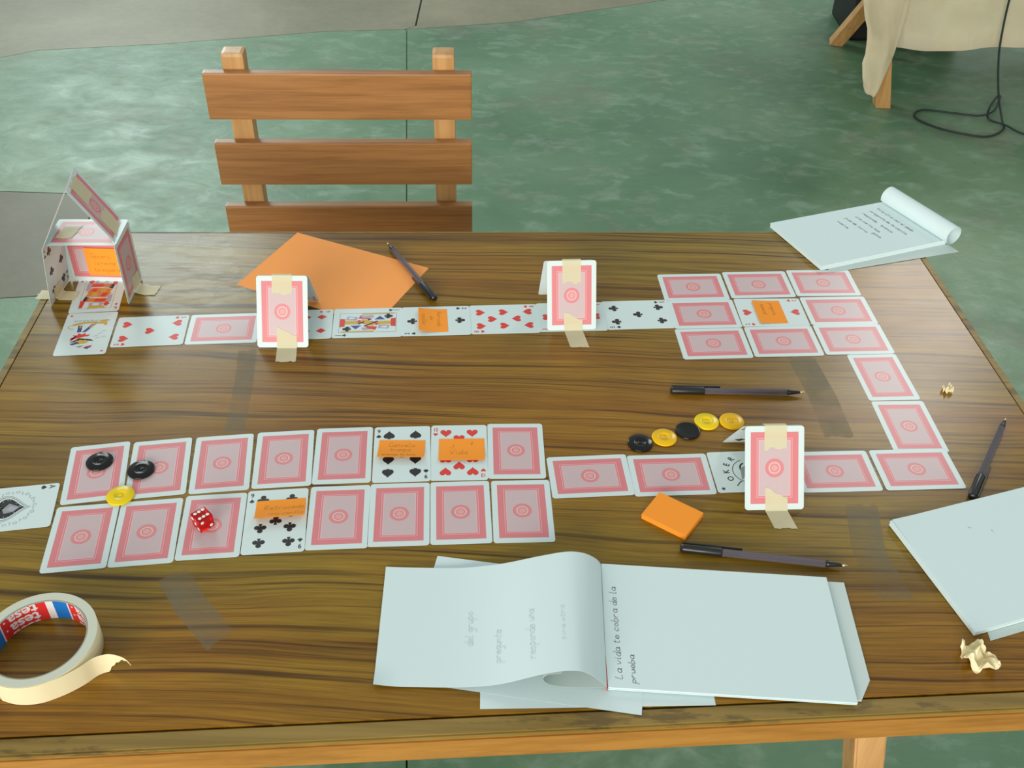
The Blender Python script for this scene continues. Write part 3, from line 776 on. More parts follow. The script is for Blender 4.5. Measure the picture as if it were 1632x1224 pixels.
LAB.update({'r1c6': 'nine of spades face up under an orange note', 'r1c7': 'ten of hearts face up under an orange note', 'r2c4': 'nine of clubs face up under an orange note',
 'b1': 'red-backed card at the left end of the sideways row beside the double block', 'b2': 'red-backed card behind the orange note pad in the lower sideways row', 'b3': 'grey joker card half hidden behind the nearest card tent',
 'b4': 'red-backed card right of the nearest card tent, partly hidden by it', 'b5': 'red-backed card at the lower right corner of the card track',
 'l1': 'red-backed upright card directly below the nine-card block, glossy with glare', 'l2': 'red-backed upright card just above the lower right corner card of the track',
 'g11': 'red-backed card, far left corner of the nine-card block', 'g12': 'red-backed card, middle of the far row of the nine-card block', 'g13': 'red-backed card, far right corner of the nine-card block under the notepad corner',
 'g21': 'red-backed card, left of the two of hearts in the nine-card block', 'g22': 'two of hearts face up under an orange note, centre of the nine-card block', 'g23': 'red-backed card, right of the two of hearts in the nine-card block',
 'g31': 'red-backed card, near left corner of the nine-card block', 'g32': 'red-backed card, middle of the near row of the nine-card block', 'g33': 'red-backed card, near right corner of the nine-card block',
 'u0': 'colour joker card face up in front of the card house', 'k': 'king of diamonds face up, lying inside the card house', 'u1': 'five of hearts face up beside the colour joker', 'u2': 'red-backed card between the five of hearts and the left card tent',
 'u3': 'nine of diamonds face up, half hidden behind the left card tent', 'u4': 'jack of clubs face up in the upper sideways row', 'u5': 'two of clubs face up under an orange note', 'u6': 'eight of hearts face up in the upper sideways row',
 'u7': 'red-suited card face up, mostly hidden behind the middle card tent', 'u8': 'five of clubs face up at the right end of the upper row', 'ace': 'ace of spades face up at the left edge of the table'})
def card_z(k):
    if k in LEVEL: return LEVEL[k]*0.34
    if k[0] == 'r': return ((int(k[1]) + int(k[3])) % 2)*0.34
    if k[0] == 'g': return ((int(k[1]) + int(k[2])) % 2)*0.34
    return (int(k[1]) % 2)*0.34
CARDZ = {}
proto_back = None
for k, (o_, x, y, a) in POS.items():
    rot = math.radians(a) + (0 if o_ == 'P' else (-PI/2 if k == 'ace' else PI/2))
    zz = 0.03 + card_z(k); CARDZ[k] = zz + CT
    kind = FACE.get(k)
    o = bpy.data.objects.new('playing_card', ME_FACE if kind else ME_BACK); C.objects.link(o)
    o.location = P(x, y, zz); o.rotation_euler = (0, 0, rot)
    tag(o, LAB.get(k) or 'red-backed card', 'playing card', 'cards laid flat as a game track')
    if kind:
        pr = bpy.data.objects.new('printed_face', face_print(kind)); C.objects.link(pr); pr.parent = o; pr.location = (0, 0, CT/1000)

# ================================================================== CARD TENTS
def strip(name, pts, w, mt, parent, wv=(1, 0, 0), jag=0.0012, th=0.00012, seed=1, slant=0.0):
    """a strip of tape following pts (Vectors), width along wv"""
    rnd = random.Random(seed); wv = Vector(wv).normalized(); n = len(pts)-1
    j0 = [rnd.uniform(-jag, jag) for _ in range(9)]; j1 = [rnd.uniform(-jag, jag) for _ in range(9)]
    def fn(u, v):
        f = u*n; i = min(int(f), n-1); p = pts[i].lerp(pts[i+1], f-i)
        jj = 0
        if u < 0.02: jj = j0[int(v*8)] + slant*(0.5-v); p = p + (pts[0]-pts[1]).normalized()*jj
        if u > 0.98: jj = j1[int(v*8)]; p = p + (pts[-1]-pts[-2]).normalized()*jj
        return p + wv*(v-0.5)*w
    return sheet(name, fn, n*3, 8, th, (mt,), parent, smooth=False)
def card_child(name, parent, Mx, kind=None, back=True):
    o = bpy.data.objects.new(name, ME_BACK if back else ME_FACE); C.objects.link(o); o.parent = parent; o.matrix_local = Mx
    if kind:
        me = face_print(kind)
        pr = bpy.data.objects.new('printed_face', me); C.objects.link(pr); pr.parent = o
        if back: pr.matrix_local = Matrix.Rotation(PI, 4, 'Y')   # printed on the other side
        else: pr.location = (0, 0, CT/1000)
    return o
def frame(origin, xa, ya):
    xa = Vector(xa).normalized(); ya = Vector(ya); ya = (ya - xa*ya.dot(xa)).normalized(); za = xa.cross(ya)
    m = Matrix((xa, ya, za)).transposed().to_4x4(); m.translation = origin; return m
def tent(x, y, yaw, lean, backfoot, byaw, fx, kind, label, topw, botpts, toplen, tilt_top=0.0):
    """front card base centre (x,y) mm; backfoot: local y of the back card foot, mm"""
    t = empty('card_tent', P(x, y, 0), math.radians(yaw)); tag(t, label, 'card tent', 'pairs of taped cards standing as tents')
    L = math.radians(lean); z0 = 0.0008
    up = Vector((0, math.sin(L), math.cos(L)))
    card_child('front_card', t, frame(Vector((0, 0, z0)) + up*0.044, (1, 0, 0), up), None, True)
    top = Vector((0, 0, z0)) + up*0.088
    foot = Vector((fx/1000, backfoot/1000, 0.001))
    d = (top - foot); d = d.normalized()
    bx = Vector((math.cos(math.radians(byaw)), math.sin(math.radians(byaw)), 0))
    # back card: its red back faces outward/rearward, white face towards the front
    ctr = top - d*0.044 + Vector((0, 0.0010, -0.0006))
    card_child('rear_card', t, frame(ctr, -bx, d), kind, True)
    nf = Vector((0, -math.cos(L), math.sin(L)))*0.0006
    # top tape folds over the ridge
    pts = [up*(0.088-toplen) + nf + Vector((0, 0, z0)), up*0.078 + nf + Vector((0, 0, z0)), top + nf + Vector((0, 0.0, 0.0006)), top + Vector((0, 0.003, 0.0004)), top - d*0.012 + Vector((0, 0.0022, 0))]
    for p_ in pts[:3]: p_.x += tilt_top
    strip('tape_strip', pts, topw, 'mask', t, (1, 0, 0), 0.0022, seed=int(abs(x)))
    # bottom tape: hangs on the card front then runs on the table towards the viewer
    (cx, hgt, reach, sx) = botpts
    pts = [Vector((cx, 0, z0)) + up*hgt + nf, Vector((cx, 0, z0)) + up*0.006 + nf, Vector((cx, -0.0018, 0.0007)), Vector((cx+sx*0.5, -reach*0.5, 0.0005)), Vector((cx+sx, -reach, 0.0005))]
    strip('tape_strip', pts, topw, 'mask', t, (1, 0, 0), 0.0012, seed=int(abs(y)), slant=0.012)
tent(-283.4, 1005.6, 2.5, 33.9, 98, -1, 3, '5d', 'card tent with red back to the front, left one in the far row', 0.0245, (0.005, 0.019, 0.028, 0.002), 0.022)
tent(74.1, 1058.0, 5.0, 27.3, 80, 1, -8, None, 'card tent with red back to the front, standing on the middle of the far row', 0.0235, (0.002, 0.018, 0.036, 0.004), 0.028)
tent(277.2, 752.2, 3.5, 36.5, 104, 1, -4, '5c', 'card tent standing nearest the viewer, by the orange note pad', 0.0235, (0.002, 0.018, 0.026, 0.004), 0.024, 0.001)

# ================================================================== CARD HOUSE
def build_house():
    O = P(-545, 1115, 0)
    t = empty('card_house', O); tag(t, 'little house built of taped playing cards at the far left table corner', 'card house')
    def V_(x, y, z): return (P(x, y, z) - O)
    def quad(name, bl, br, up_hint, kind=None, back=True, w=CW, off=0.0):
        """card with bottom-left/bottom-right corners and up direction; card x runs bl->br"""
        bl, br = V_(*bl), V_(*br); xa = (br-bl).normalized(); upv = Vector(up_hint)
        upv = (upv - xa*upv.dot(xa)).normalized()
        long_ = (CH if w == CW else CW)/1000
        c = (bl+br)/2 + upv*long_/2
        if w == CW: m = frame(c, xa, upv)
        else: m = frame(c, upv, -xa)
        return card_child(name, t, m, kind, back)
    # right wall, back pattern facing out (+x)
    quad('side_card', (-498.5, 1086, 0.7), (-500, 1149, 0.7), (0.01, 0.0, 1), None, True)
    # left wall: pips facing inwards (+x)
    quad('side_card', (-597, 1079, 0.7), (-594, 1142, 0.7), (0.14, 0.0, 1), '6c', False)
    # rear wall, landscape, leaning back a little
    quad('rear_card', (-590.5, 1139.5, 0.9), (-502.5, 1139.5, 0.9), (0, 0.03, 1), None, True, w=CH)
    # shelf
    quad('shelf_card', (-584.3, 1085, 88.9), (-496.5, 1089, 88.9), (-0.03, 1, 0.0), None, True, w=CH)
    # roof
    d = Vector((-0.16, 0.985, 0)).normalized()
    rf, rb = V_(-539, 1087, 164), V_(-550, 1149, 164)
    rdir = (rb-rf).normalized()
    def roof(sgn, foot, nm):
        foot = V_(*foot); up_ = (rf-foot); up_ = (up_-rdir*up_.dot(rdir)).normalized()
        c = rf + rdir*CW/2000 - up_*0.044
        xa = rdir if sgn > 0 else -rdir
        return card_child(nm, t, frame(c, xa, up_), None, True)
    roof(1, (-499, 1091, 89.6), 'roof_card')
    roof(-1, (-583, 1083, 89.6), 'roof_card')
    # tapes
    def ts(pts, w, wv, seed): strip('tape_strip', [V_(*p) for p in pts], w, 'mask', t, wv, 0.0015, seed=seed)
    ft = V_(-499, 1091, 89.6); dn = (ft-rf); dn = (dn - rdir*dn.dot(rdir)).normalized(); nn = rdir.cross(dn).normalized()
    if nn.z < 0: nn = -nn
    mid = rf + rdir*CW/2000 + nn*0.0007
    strip('tape_strip', [mid + dn*0.003, mid + dn*0.018, mid + dn*0.034], 0.03, 'mask', t, rdir, 0.0015, seed=4, slant=0.004)
    e_ = mid + dn*0.0885
    strip('tape_strip', [mid + dn*0.056, mid + dn*0.072, e_, Vector((e_.x+0.0012, e_.y, 0.0865)), Vector((e_.x+0.0014, e_.y, 0.070)), Vector((e_.x+0.0010, e_.y, 0.058))], 0.030, 'mask', t, rdir, 0.0015, seed=5)
    ts([(-498.0, 1124, 22), (-498.0, 1124, 3), (-496, 1124, 1.0), (-483, 1120, 0.8), (-470, 1121, 0.8)], 0.022, (0.12, 1, 0), 6)
    ts([(-575, 1114, 90.2), (-560, 1115, 90.0), (-553, 1118, 90.0)], 0.028, (0.1, 1, 0), 7)
    ts([(-595.5, 1104, 18), (-596.5, 1104, 3), (-600, 1104, 1.0), (-612, 1104, 0.9), (-622, 1104, 0.9)], 0.020, (0.0, 1, 0), 8)
    ts([(-592.5, 1104, 18), (-594.3, 1104, 3), (-590, 1103, 1.0), (-580, 1103, 0.9), (-571, 1103, 0.9)], 0.020, (0.1, 1, 0), 9)
    return t
build_house()

# ================================================================== STICKY NOTES
def note(x, y, rot, w, h, z, label, lines, curl=0.004, side='bottom'):
    t = empty('sticky_note', P(x, y, z + 0.15), math.radians(rot)); tag(t, label, 'sticky note', 'orange notes stuck on the cards')
    def fn0(X_, Y_):   # mm
        u = X_/w; v = Y_/h
        k = {'bottom': 1-v, 'top': v, 'left': 1-u, 'right': u}[side]
        return Vector(((X_-w/2)/1000, (Y_-h/2)/1000, curl*max(0, k-0.15)**2))
    sheet('note_sheet', lambda u, v: fn0(u*w, v*h), 10, 8, 0.00012, ('note',), t)
    writing('pencil_writing', lines, lambda a, b: fn0(a, b) + Vector((0, 0, 0.00019)), 'inko', t, 0.5)
    return t
note(-119.5, 827.5, 2.0, 51, 31.5, CARDZ['r1c6'], 'orange sticky note with faint writing on the nine of spades', [('Cancela', 11, 20.5, 3.4, 1.15), ('trampa', 13, 12.5, 3.0, 1.1), ('enemiga te toca', 5, 4, 2.2, 1.05)], 0.006)
note(-53.5, 830.5, 3.3, 50.5, 36.5, CARDZ['r1c7'], 'orange sticky note with a plus sign, on the ten of hearts', [('-1', 11, 20, 3.2, 1.0), ('Vida', 12, 11, 3.6, 1.3), ('+', 34, 25, 3.8, 1.0)], 0.003)
note(-234.5, 732.5, 8.0, 50.5, 30.5, CARDZ['r2c4'], 'orange sticky note curling at its lower edge, on the nine of clubs', [('Retrocede', 9, 16, 3.3, 1.2), ('una casilla', 14, 6, 2.8, 1.15)], 0.009)
note(-103.2, 1069.5, -84, 49, 37, CARDZ['u5'], 'orange sticky note curled up at one side, on the two of clubs', [('Retrocede', 6, 24, 2.8, 1.1), ('dos', 16, 15, 2.6, 1.1), ('casillas', 12, 5, 2.8, 1.1)], 0.006, 'bottom')
note(334.8, 1109.2, -86, 50, 37, CARDZ['g22'], 'orange sticky note on the two of hearts in the nine-card block', [('pregunta', 6, 22, 2.6, 1.1), ('especial', 8, 10, 2.6, 1.1)], 0.002)
def house_note():
    t = empty('sticky_note', P(-537, 1138.4, 31.5), 0, rot=(PI/2 - 0.03, 0, 0)); tag(t, 'orange sticky note on the rear wall inside the card house', 'sticky note', 'orange notes stuck on the cards')
    w, h = 52, 41
    fn0 = lambda a, b: Vector(((a-w/2)/1000, (b-h/2)/1000, 0.0002))
    sheet('note_sheet', lambda u, v: fn0(u*w, v*h), 4, 4, 0.00012, ('note',), t)
    writing('pencil_writing', [('Tesoro', 6, 26, 3.4, 1.2), ('la reina', 10, 16, 3.2, 1.1), ('te espera', 8, 6, 3.2, 1.1)], lambda a, b: fn0(a, b) + Vector((0, 0, 0.00019)), 'inko', t, 0.5)
F['T'] = [[(0, 2), (1, 2)], [(.5, 2), (.5, 0)]]
house_note()

# ================================================================== ORANGE SHEET and NOTE PAD
def orange_sheet():
    a = math.radians(-23.0)
    o = empty('paper_sheet', P(-313.6, 1275.4, 0.05), a); tag(o, 'large orange sheet of paper at the far edge, pen lying on it', 'paper')
    sheet('sheet', lambda u, v: Vector((u*0.212, -v*0.147, 0.00005)), 6, 4, 0.0001, ('osheet',), o)
orange_sheet()
def block():
    t = empty('note_pad', P(169, 737.5, 0.1), math.radians(-33.6)); tag(t, 'thick pad of orange sticky notes lying on the table', 'note pad')
    n = 9; h = 0.0066/n; rnd = random.Random(5)
    for k in range(n):
        bm = bmesh.new(); dx, dy = rnd.uniform(-.0002, .0002), rnd.uniform(-.0002, .0002)
        add_box(bm, (-0.0255+dx, -0.0195+dy, k*h), (0.0255+dx, 0.0195+dy, (k+1)*h-0.00004))
        link('paper_layer', fin(bm, 'paper_layer'), ('note',), t)
block()

# ================================================================== PENS
def pen(tip, end, label, zroll=0.0, z=0.0, zt=None):
    tip = Vector(tip); end = Vector(end); d = (end-tip); L = d.length/1000
    ang = math.atan2(d.y, d.x)
    t = empty('ballpoint_pen', P(tip.x, tip.y, 4.7 + z), rot=(0, -math.atan2(zt or 0, 1), ang)); tag(t, label, 'pen', 'black ballpoint pens on the table')
    R = Matrix.Rotation(PI/2, 4, 'Y')
    def lt(name, prof, m, seg=24, smooth=True):
        bm = bmesh.new(); add_lathe(bm, [(r/1000, zz*L/0.15) for r, zz in prof], seg, 0, R, smooth)
        return link(name, fin(bm, name), (m,), t)
    Q = 0.001
    lt('nib', [(0, 0), (0.5, 0.0002), (0.55, 0.001), (1.1, 0.003), (1.2, 0.0065), (0, 0.0066)], 'brass', 12)
    lt('tip_cone', [(0, 0.006), (1.5, 0.006), (2.6, 0.013), (3.3, 0.0175), (3.3, 0.0205), (0, 0.0206)], 'capb', 18)
    bm = bmesh.new(); add_lathe(bm, [(0, 0.0207*L/0.15), (0.0041, 0.0207*L/0.15), (0.0041, 0.120*L/0.15), (0, 0.120*L/0.15)], 6, 0, R, False)
    link('barrel', fin(bm, 'barrel'), ('barrel',), t)
    bm = bmesh.new(); add_lathe(bm, [(0, 0.0210*L/0.15), (0.0017, 0.0210*L/0.15), (0.0017, 0.119*L/0.15), (0, 0.119*L/0.15)], 10, 0, R)
    link('ink_refill', fin(bm, 'ink_refill'), ('ink_tube',), t)
    s = L/0.15
    bm = bmesh.new(); add_lathe(bm, [(0, 0.1125*s), (0.0044, 0.1125*s), (0.0047, 0.114*s), (0.0044, 0.147*s), (0.0036, 0.150*s), (0, 0.150*s)], 20, 0, R)
    cap = link('cap', fin(bm, 'cap'), ('capb',), t)
    bm = bmesh.new(); add_box(bm, (0.094*s, -0.0014, -0.0008), (0.148*s, 0.0014, 0.0008), 0.0006, 0, Matrix.Rotation(zroll, 4, 'X') @ Matrix.Translation((0, 0, 0.0058)))
    link('pocket_clip', fin(bm, 'pocket_clip'), ('capb',), cap)
for k_ in (0,):
    pen((346.6, 941), (187.3, 938.5), 'ballpoint pen lying above the row of round counters', 1.4)
    pen((335.7, 675), (172.1, 692.6), 'ballpoint pen lying between the orange note pad and open notebook', 1.4)
    pen((-181.4, 1246.5), (-104.1, 1112.8), 'ballpoint pen lying across the orange sheet of paper', 1.5, 0.4)
    pen((571.4, 904.3), (489.3, 774.7), 'ballpoint pen at the right, its capped end by the notebook', -1.4)

# ================================================================== COUNTERS
def counter_mesh(kind):
    bm = bmesh.new(); r = 0.0142
    if kind == 'up':
        add_lathe(bm, [(0, 0), (r*0.93, 0), (r, 0.0007), (r, 0.0019), (r*0.94, 0.0024), (r*0.55, 0.0030), (r*0.40, 0.0031), (r*0.34, 0.0021), (r*0.16, 0.0019), (r*0.14, 0.0024), (0, 0.0024)], 48)
    else:
        add_lathe(bm, [(0, 0), (r*0.93, 0), (r, 0.0007), (r, 0.0021), (r*0.93, 0.0028), (r*0.85, 0.0026), (0, 0.0026)], 48)
    return fin(bm, 'counter_'+kind)
cm = {}
for nm, kind, m in (('b', 'up', 'bpl'), ('f', 'flat', 'bpl'), ('y', 'up', 'ypl'), ('l', 'up', 'ypl2')):
    me = counter_mesh(kind); me.materials.append(M[m]); cm[nm] = me
for nm, x, y, z, lab in (('b', 144.8, 848.8, 0.05, 'black round counter at the left end of the row of five'), ('y', 172.6, 859.0, 0.05, 'yellow round counter between the two black ones in the row'),
                         ('f', 200.4, 871.0, 0.05, 'plain flat black counter in the middle of the row'), ('l', 223.8, 888.0, 0.05, 'lemon yellow counter touching the flat black one'),
                         ('y', 252.9, 889.7, 0.05, 'orange yellow counter at the right end of the row of five'),
                         ('b', -441.4, 796.2, CARDZ['r1c1']+.02, 'black counter on the first card of the two-row block'), ('b', -393.2, 784.5, CARDZ['r1c2']+.36, 'black counter across the gap of the first two cards'),
                         ('l', -403.4, 746.2, CARDZ['r1c1']+.36, 'yellow counter where four red-backed cards meet')):
    o = bpy.data.objects.new('game_counter', cm[nm]); C.objects.link(o); o.location = P(x, y, z); tag(o, lab, 'counter', 'round plastic counters')

# ================================================================== DIE
def die():
    t = empty('die', P(-307.8, 709.5, CARDZ['r2c3']+0.02), math.radians(46)); tag(t, 'translucent red die showing six, on a red-backed card', 'die')
    s = 0.0162; bm = bmesh.new(); add_box(bm, (-s/2, -s/2, 0), (s/2, s/2, s), 0.0015)
    link('die_body', fin(bm, 'die_body', True), ('die',), t)
    a = s*0.27; e = s/2 + 0.00006
    def pip(c, ax):
        bm = bmesh.new(); add_lathe(bm, [(0.0018, 0), (0.0016, 0.0001), (0, 0.0001)], 16)
        rot = Vector((0, 0, 1)).rotation_difference(Vector(ax)).to_matrix().to_4x4()
        o = link('pip', fin(bm, 'pip'), ('pip',), t); o.matrix_local = Matrix.Translation(c) @ rot
    for i in (-1, 0, 1):
        for j in (-1, 1): pip((i*a, j*a, s+0.00006), (0, 0, 1))
    for i, k in ((-1, 1), (1, -1)): pip((i*a, -e, s/2 + k*a), (0, -1, 0))
    for i in (-1, 0, 1): pip((-e, i*a, s/2 + i*a), (-1, 0, 0))
die()

# ================================================================== TAPE ROLL
def tape_roll():
    cx, cy, H = -410.6, 549.6, 0.025
    t = empty('tape_roll', P(cx, cy, 0.1)); tag(t, 'roll of cream masking tape with a loose torn end', 'tape roll')
    R, r = 0.0503, 0.0411
    bm = bmesh.new(); add_lathe(bm, [(r+0.0013, 0), (R, 0)], 96); add_lathe(bm, [(R, 0), (R, H)], 96, 1); add_lathe(bm, [(R, H), (r+0.0013, H)], 96)
    add_lathe(bm, [(r+0.0013, H), (r+0.0013, 0)], 96)
    bmesh.ops.remove_doubles(bm, verts=bm.verts, dist=1e-6)
    link('tape_winding', fin(bm, 'tape_winding'), ('maskside', 'masks'), t)
    for p in t.children[0].data.polygons: p.use_smooth = abs(p.normal.z) < 0.5
    bm = bmesh.new(); add_lathe(bm, [(r, 0), (r+0.0012, 0), (r+0.0012, H-0.0003), (r, H-0.0003), (r, 0)], 96)
    bmesh.ops.remove_doubles(bm, verts=bm.verts, dist=1e-6)
    link('cardboard_core', fin(bm, 'cardboard_core', False), ('core',), t)
    # printed label on the inside of the core
    def band(a0, a1, m):
        bm = bmesh.new(); n = max(2, int(abs(a1-a0)/3)); rr = r-0.0001
        vs = [[bm.verts.new((rr*math.cos(math.radians(a0+(a1-a0)*k/n)), rr*math.sin(math.radians(a0+(a1-a0)*k/n)), z)) for z in (0.0004, H-0.0008)] for k in range(n+1)]
        for p, q in zip(vs, vs[1:]): f = bm.faces.new((p[0], p[1], q[1], q[0])); f.smooth = True
        link('label_band', fin(bm, 'label_band'), (m,), t)
    A = 88.5                         # one repeat of the label
    for base in (102, 102-A, 102+A, 102+2*A):
        band(base, base+58.5, 'tred'); band(base+58.5, base+60.5, 'twhite'); band(base-9, base, 'twhite'); band(base-28, base-9, 'tblue')
    vs, fs = glyph_mesh('tesa', 14.5, 'CENTER', 0.35)
    for base in (102, 102-A, 102+A, 102+2*A):
        bm = bmesh.new(); rr = r-0.00022
        for zc in (0.0195, 0.0085, -0.0025):
            tmp = bmesh.new(); vv = [tmp.verts.new(v/1000) for v in vs]
            for f in fs:
                try: tmp.faces.new([vv[i] for i in f])
                except ValueError: pass
            for k in range(-8, 9): bmesh.ops.bisect_plane(tmp, geom=list(tmp.verts)+list(tmp.edges)+list(tmp.faces), plane_co=(k*0.0022, 0, 0), plane_no=(1, 0, 0))
            bmesh.ops.bisect_plane(tmp, geom=list(tmp.verts)+list(tmp.edges)+list(tmp.faces), plane_co=(0, zc-0.0006, 0), plane_no=(0, 1, 0), clear_outer=True)
            for v in tmp.verts:
                th = math.radians(base+29) + v.co.x*1.12/rr; v.co = Vector((rr*math.cos(th), rr*math.sin(th), zc - v.co.y*1.15))
            merge(bm, tmp)
            ar = bmesh.new(); th = math.radians(base+53); d = []
            if zc > 0:
                for k in range(10):
                    a = 2*PI*k/10; d.append(ar.verts.new((rr*math.cos(th+0.0011*math.cos(a)/rr), rr*math.sin(th+0.0011*math.cos(a)/rr), zc+0.0015+0.0011*math.sin(a))))
                ar.faces.new(d)
            merge(bm, ar)
        for v in bm.verts: v.co.z = min(max(v.co.z, 0.0004), H-0.0008)
        link('label_lettering', fin(bm, 'label_lettering'), ('twhite',), t)
    # loose end: leaves the roll at the right front and curls outward to a torn tip
    path = catmull([Vector((x-cx, y-cy, 0))/1000 for x, y in [(cx + 50.7*math.cos(math.radians(g)), cy + 50.7*math.sin(math.radians(g))) for g in (-112, -98, -84, -70, -56)] + [(-373.5, 513.3), (-364.0, 521.5), (-356, 530.5), (-347, 534.5), (-338, 533.5), (-328, 530.5), (-322, 526.5)]], 4)
    n = len(path)-1
    def fn(u, v):
        f = u*n; i = min(int(f), n-1); p = path[i].lerp(path[i+1], f-i)
        lo, hi = 0.0003, 0.0247
        if u > 0.72:
            k = (u-0.72)/0.28
            lo = 0.0003 + 0.0225*min(1, (k**0.8)*1.5) + 0.0009*math.sin(u*110)
            hi = 0.0247 + 0.003*math.sin(k*PI*0.8) - 0.004*k*k
            lo = min(lo, hi-0.0016)
        return Vector((p.x, p.y, lo + (hi-lo)*v))
    o = sheet('loose_end', fn, 60, 6, 0.00015, ('masks',), t)
tape_roll()

# ================================================================== NOTEBOOKS
def pad_layers(t, pts, z0, z1, n, m='paper', nm='page_stack', jit=0.5):
    rnd = random.Random(int(pts[0][0])); 
    for k in range(n):
        bm = bmesh.new(); a = z0 + (z1-z0)*k/n; b = z0 + (z1-z0)*(k+1)/n - 0.03
        j = (rnd.uniform(-jit, jit), rnd.uniform(-jit, jit))
        add_prism(bm, [((x+j[0])/1000, (y+j[1])/1000) for x, y in pts], a/1000, b/1000)
        link(nm, fin(bm, nm), (m,), t)
def open_notebook():
    O = (90, 598)
    t = empty('notebook', P(*O, 0)); tag(t, 'open white notepad in front, its first page flipped over to the left', 'notebook')
    def rel(L): return [(x-O[0], y-O[1]) for x, y in L]
    pad_layers(t, rel([(94, 666), (328, 657), (325.5, 546), (313, 525), (92, 531)]), 0.1, 1.6, 1, 'paper2', 'back_cover')
    pad_layers(t, rel([(92, 668.6), (310, 659), (307, 519.5), (90, 528.5)]), 1.65, 6.0, 4)
    bm = bmesh.new(); add_box(bm, (-0.0012, -0.070, 0.0016), (0.0002, 0.0705, 0.0060), 0, 0, Matrix.Rotation(0.014, 4, 'Z')); link('glued_spine', fin(bm, 'glued_spine'), ('bind',), t)
    # flipped page: rises from the spine, arches over and lies flat to the left
    top = catmull([Vector((x, 0, z)) for x, z in ((91.5, 6.2), (86, 15), (74, 24), (57, 27), (31, 21), (-5, 10), (-42, 4), (-80, 2.5), (-118, 2.6))], 6)
    bot = catmull([Vector((x, 0, z)) for x, z in ((90, 6.2), (84, 15), (73, 26), (60, 31), (36, 26), (-3, 9), (-35, 3.4), (-75, 2.3), (-114, 2.4))], 6)
    n = len(top)-1
    def fn(u, v):     # u along the page, v from near to far edge
        f = u*n; i = min(int(f), n-1)
        a = bot[i].lerp(bot[i+1], f-i); b = top[i].lerp(top[i+1], f-i)
        p = a.lerp(b, v)
        y = (528 + (u*-2.5))*(1-v) + (668 - 8*min(1, u*1.3))*v
        z = p.z
        if u > 0.93 and v < 0.12: z += (u-0.93)/0.07*(0.12-v)/0.12*3.0
        return Vector(((p.x-O[0])/1000, (y-O[1])/1000, z/1000))
    sheet('flipped_page', fn, 60, 14, 0.00015, ('paper',), t)
    # second flipped sheet, tighter curl lower down
    b2 = catmull([Vector((x, 0, z)) for x, z in ((89, 3.6), (70, 2.6), (50, 3.0), (38, 7), (34, 14), (38, 20), (50, 22.5))], 5)
    m2 = len(b2)-1
    def fn2(u, v):
        f = u*m2; i = min(int(f), m2-1); p = b2[i].lerp(b2[i+1], f-i)
        return Vector(((p.x-O[0])/1000, (529.5 + 134*v - O[1])/1000, p.z/1000))
    sheet('curled_page', fn2, 24, 4, 0.00015, ('paper2',), t)
    # hand-written lines, written up the left side of the right page
    def mp(a, b): return Vector(((93.5 - b - O[0] + 9)/1000, (a + 533 - O[1])/1000, 0.00612))
    writing('pencil_writing', [('La vida te cobra de la', 4, -1.5, 3.3, 1.42), ('prueba', 0, -13.5, 3.0, 1.5)], mp, 'ink', t, 0.6)
    def mq(a, b):     # faint show-through on the flipped page
        u = (90-a)/208; v = (b-528)/134
        p = fn(min(max(u, 0), 1), min(max(v, 0), 1)); return p + Vector((0, 0, 0.00035))
    ls = []
    bmw = [('uno de los tres', 548, 0), ('casilla', 560, 0)]
    def mr(a, b): return mq(-b, 540 + a)
    writing('show_through_writing', [('responde una', 6, 20, 2.8, 1.5), ('pregunta', 10, 40, 2.8, 1.4), ('del grupo', 30, 60, 2.8, 1.5), ('tira otra', 20, -5, 2.8, 1.5)], mr, 'ink2', t, 0.35)
open_notebook()
def loose(x0, pts, z, label, m='paper2', corner=0.0, name='paper_sheet'):
    """flat loose sheet from its four corners tl,tr,br,bl in mm"""
    O = Vector((sum(p[0] for p in pts)/4, sum(p[1] for p in pts)/4, 0))
    t = empty(name, P(O.x, O.y, z)); tag(t, label, 'paper')
    tl, tr, br, bl = [Vector((*p, 0)) - O for p in pts]
    def fn(u, v):
        p = (tl.lerp(tr, u)).lerp(bl.lerp(br, u), v)
        zz = 0.0001 + corner*max(0, u-0.6)**2*max(0, v-0.4)**2*8
        return Vector((p.x/1000, p.y/1000, zz))
    sheet('sheet', fn, 12, 12, 0.0001, (m,), t)
    return t
loose(0, [(-69, 677.5), (141, 650), (119, 505), (-92, 533)], 0.3, 'loose white sheet turned askew under the open notepad', 'paper')
loose(0, [(-25, 661), (180, 663), (184.5, 517), (-20, 507)], 0.06, 'lower loose white sheet whose corner shows below the open notepad', 'paper', 0.0)

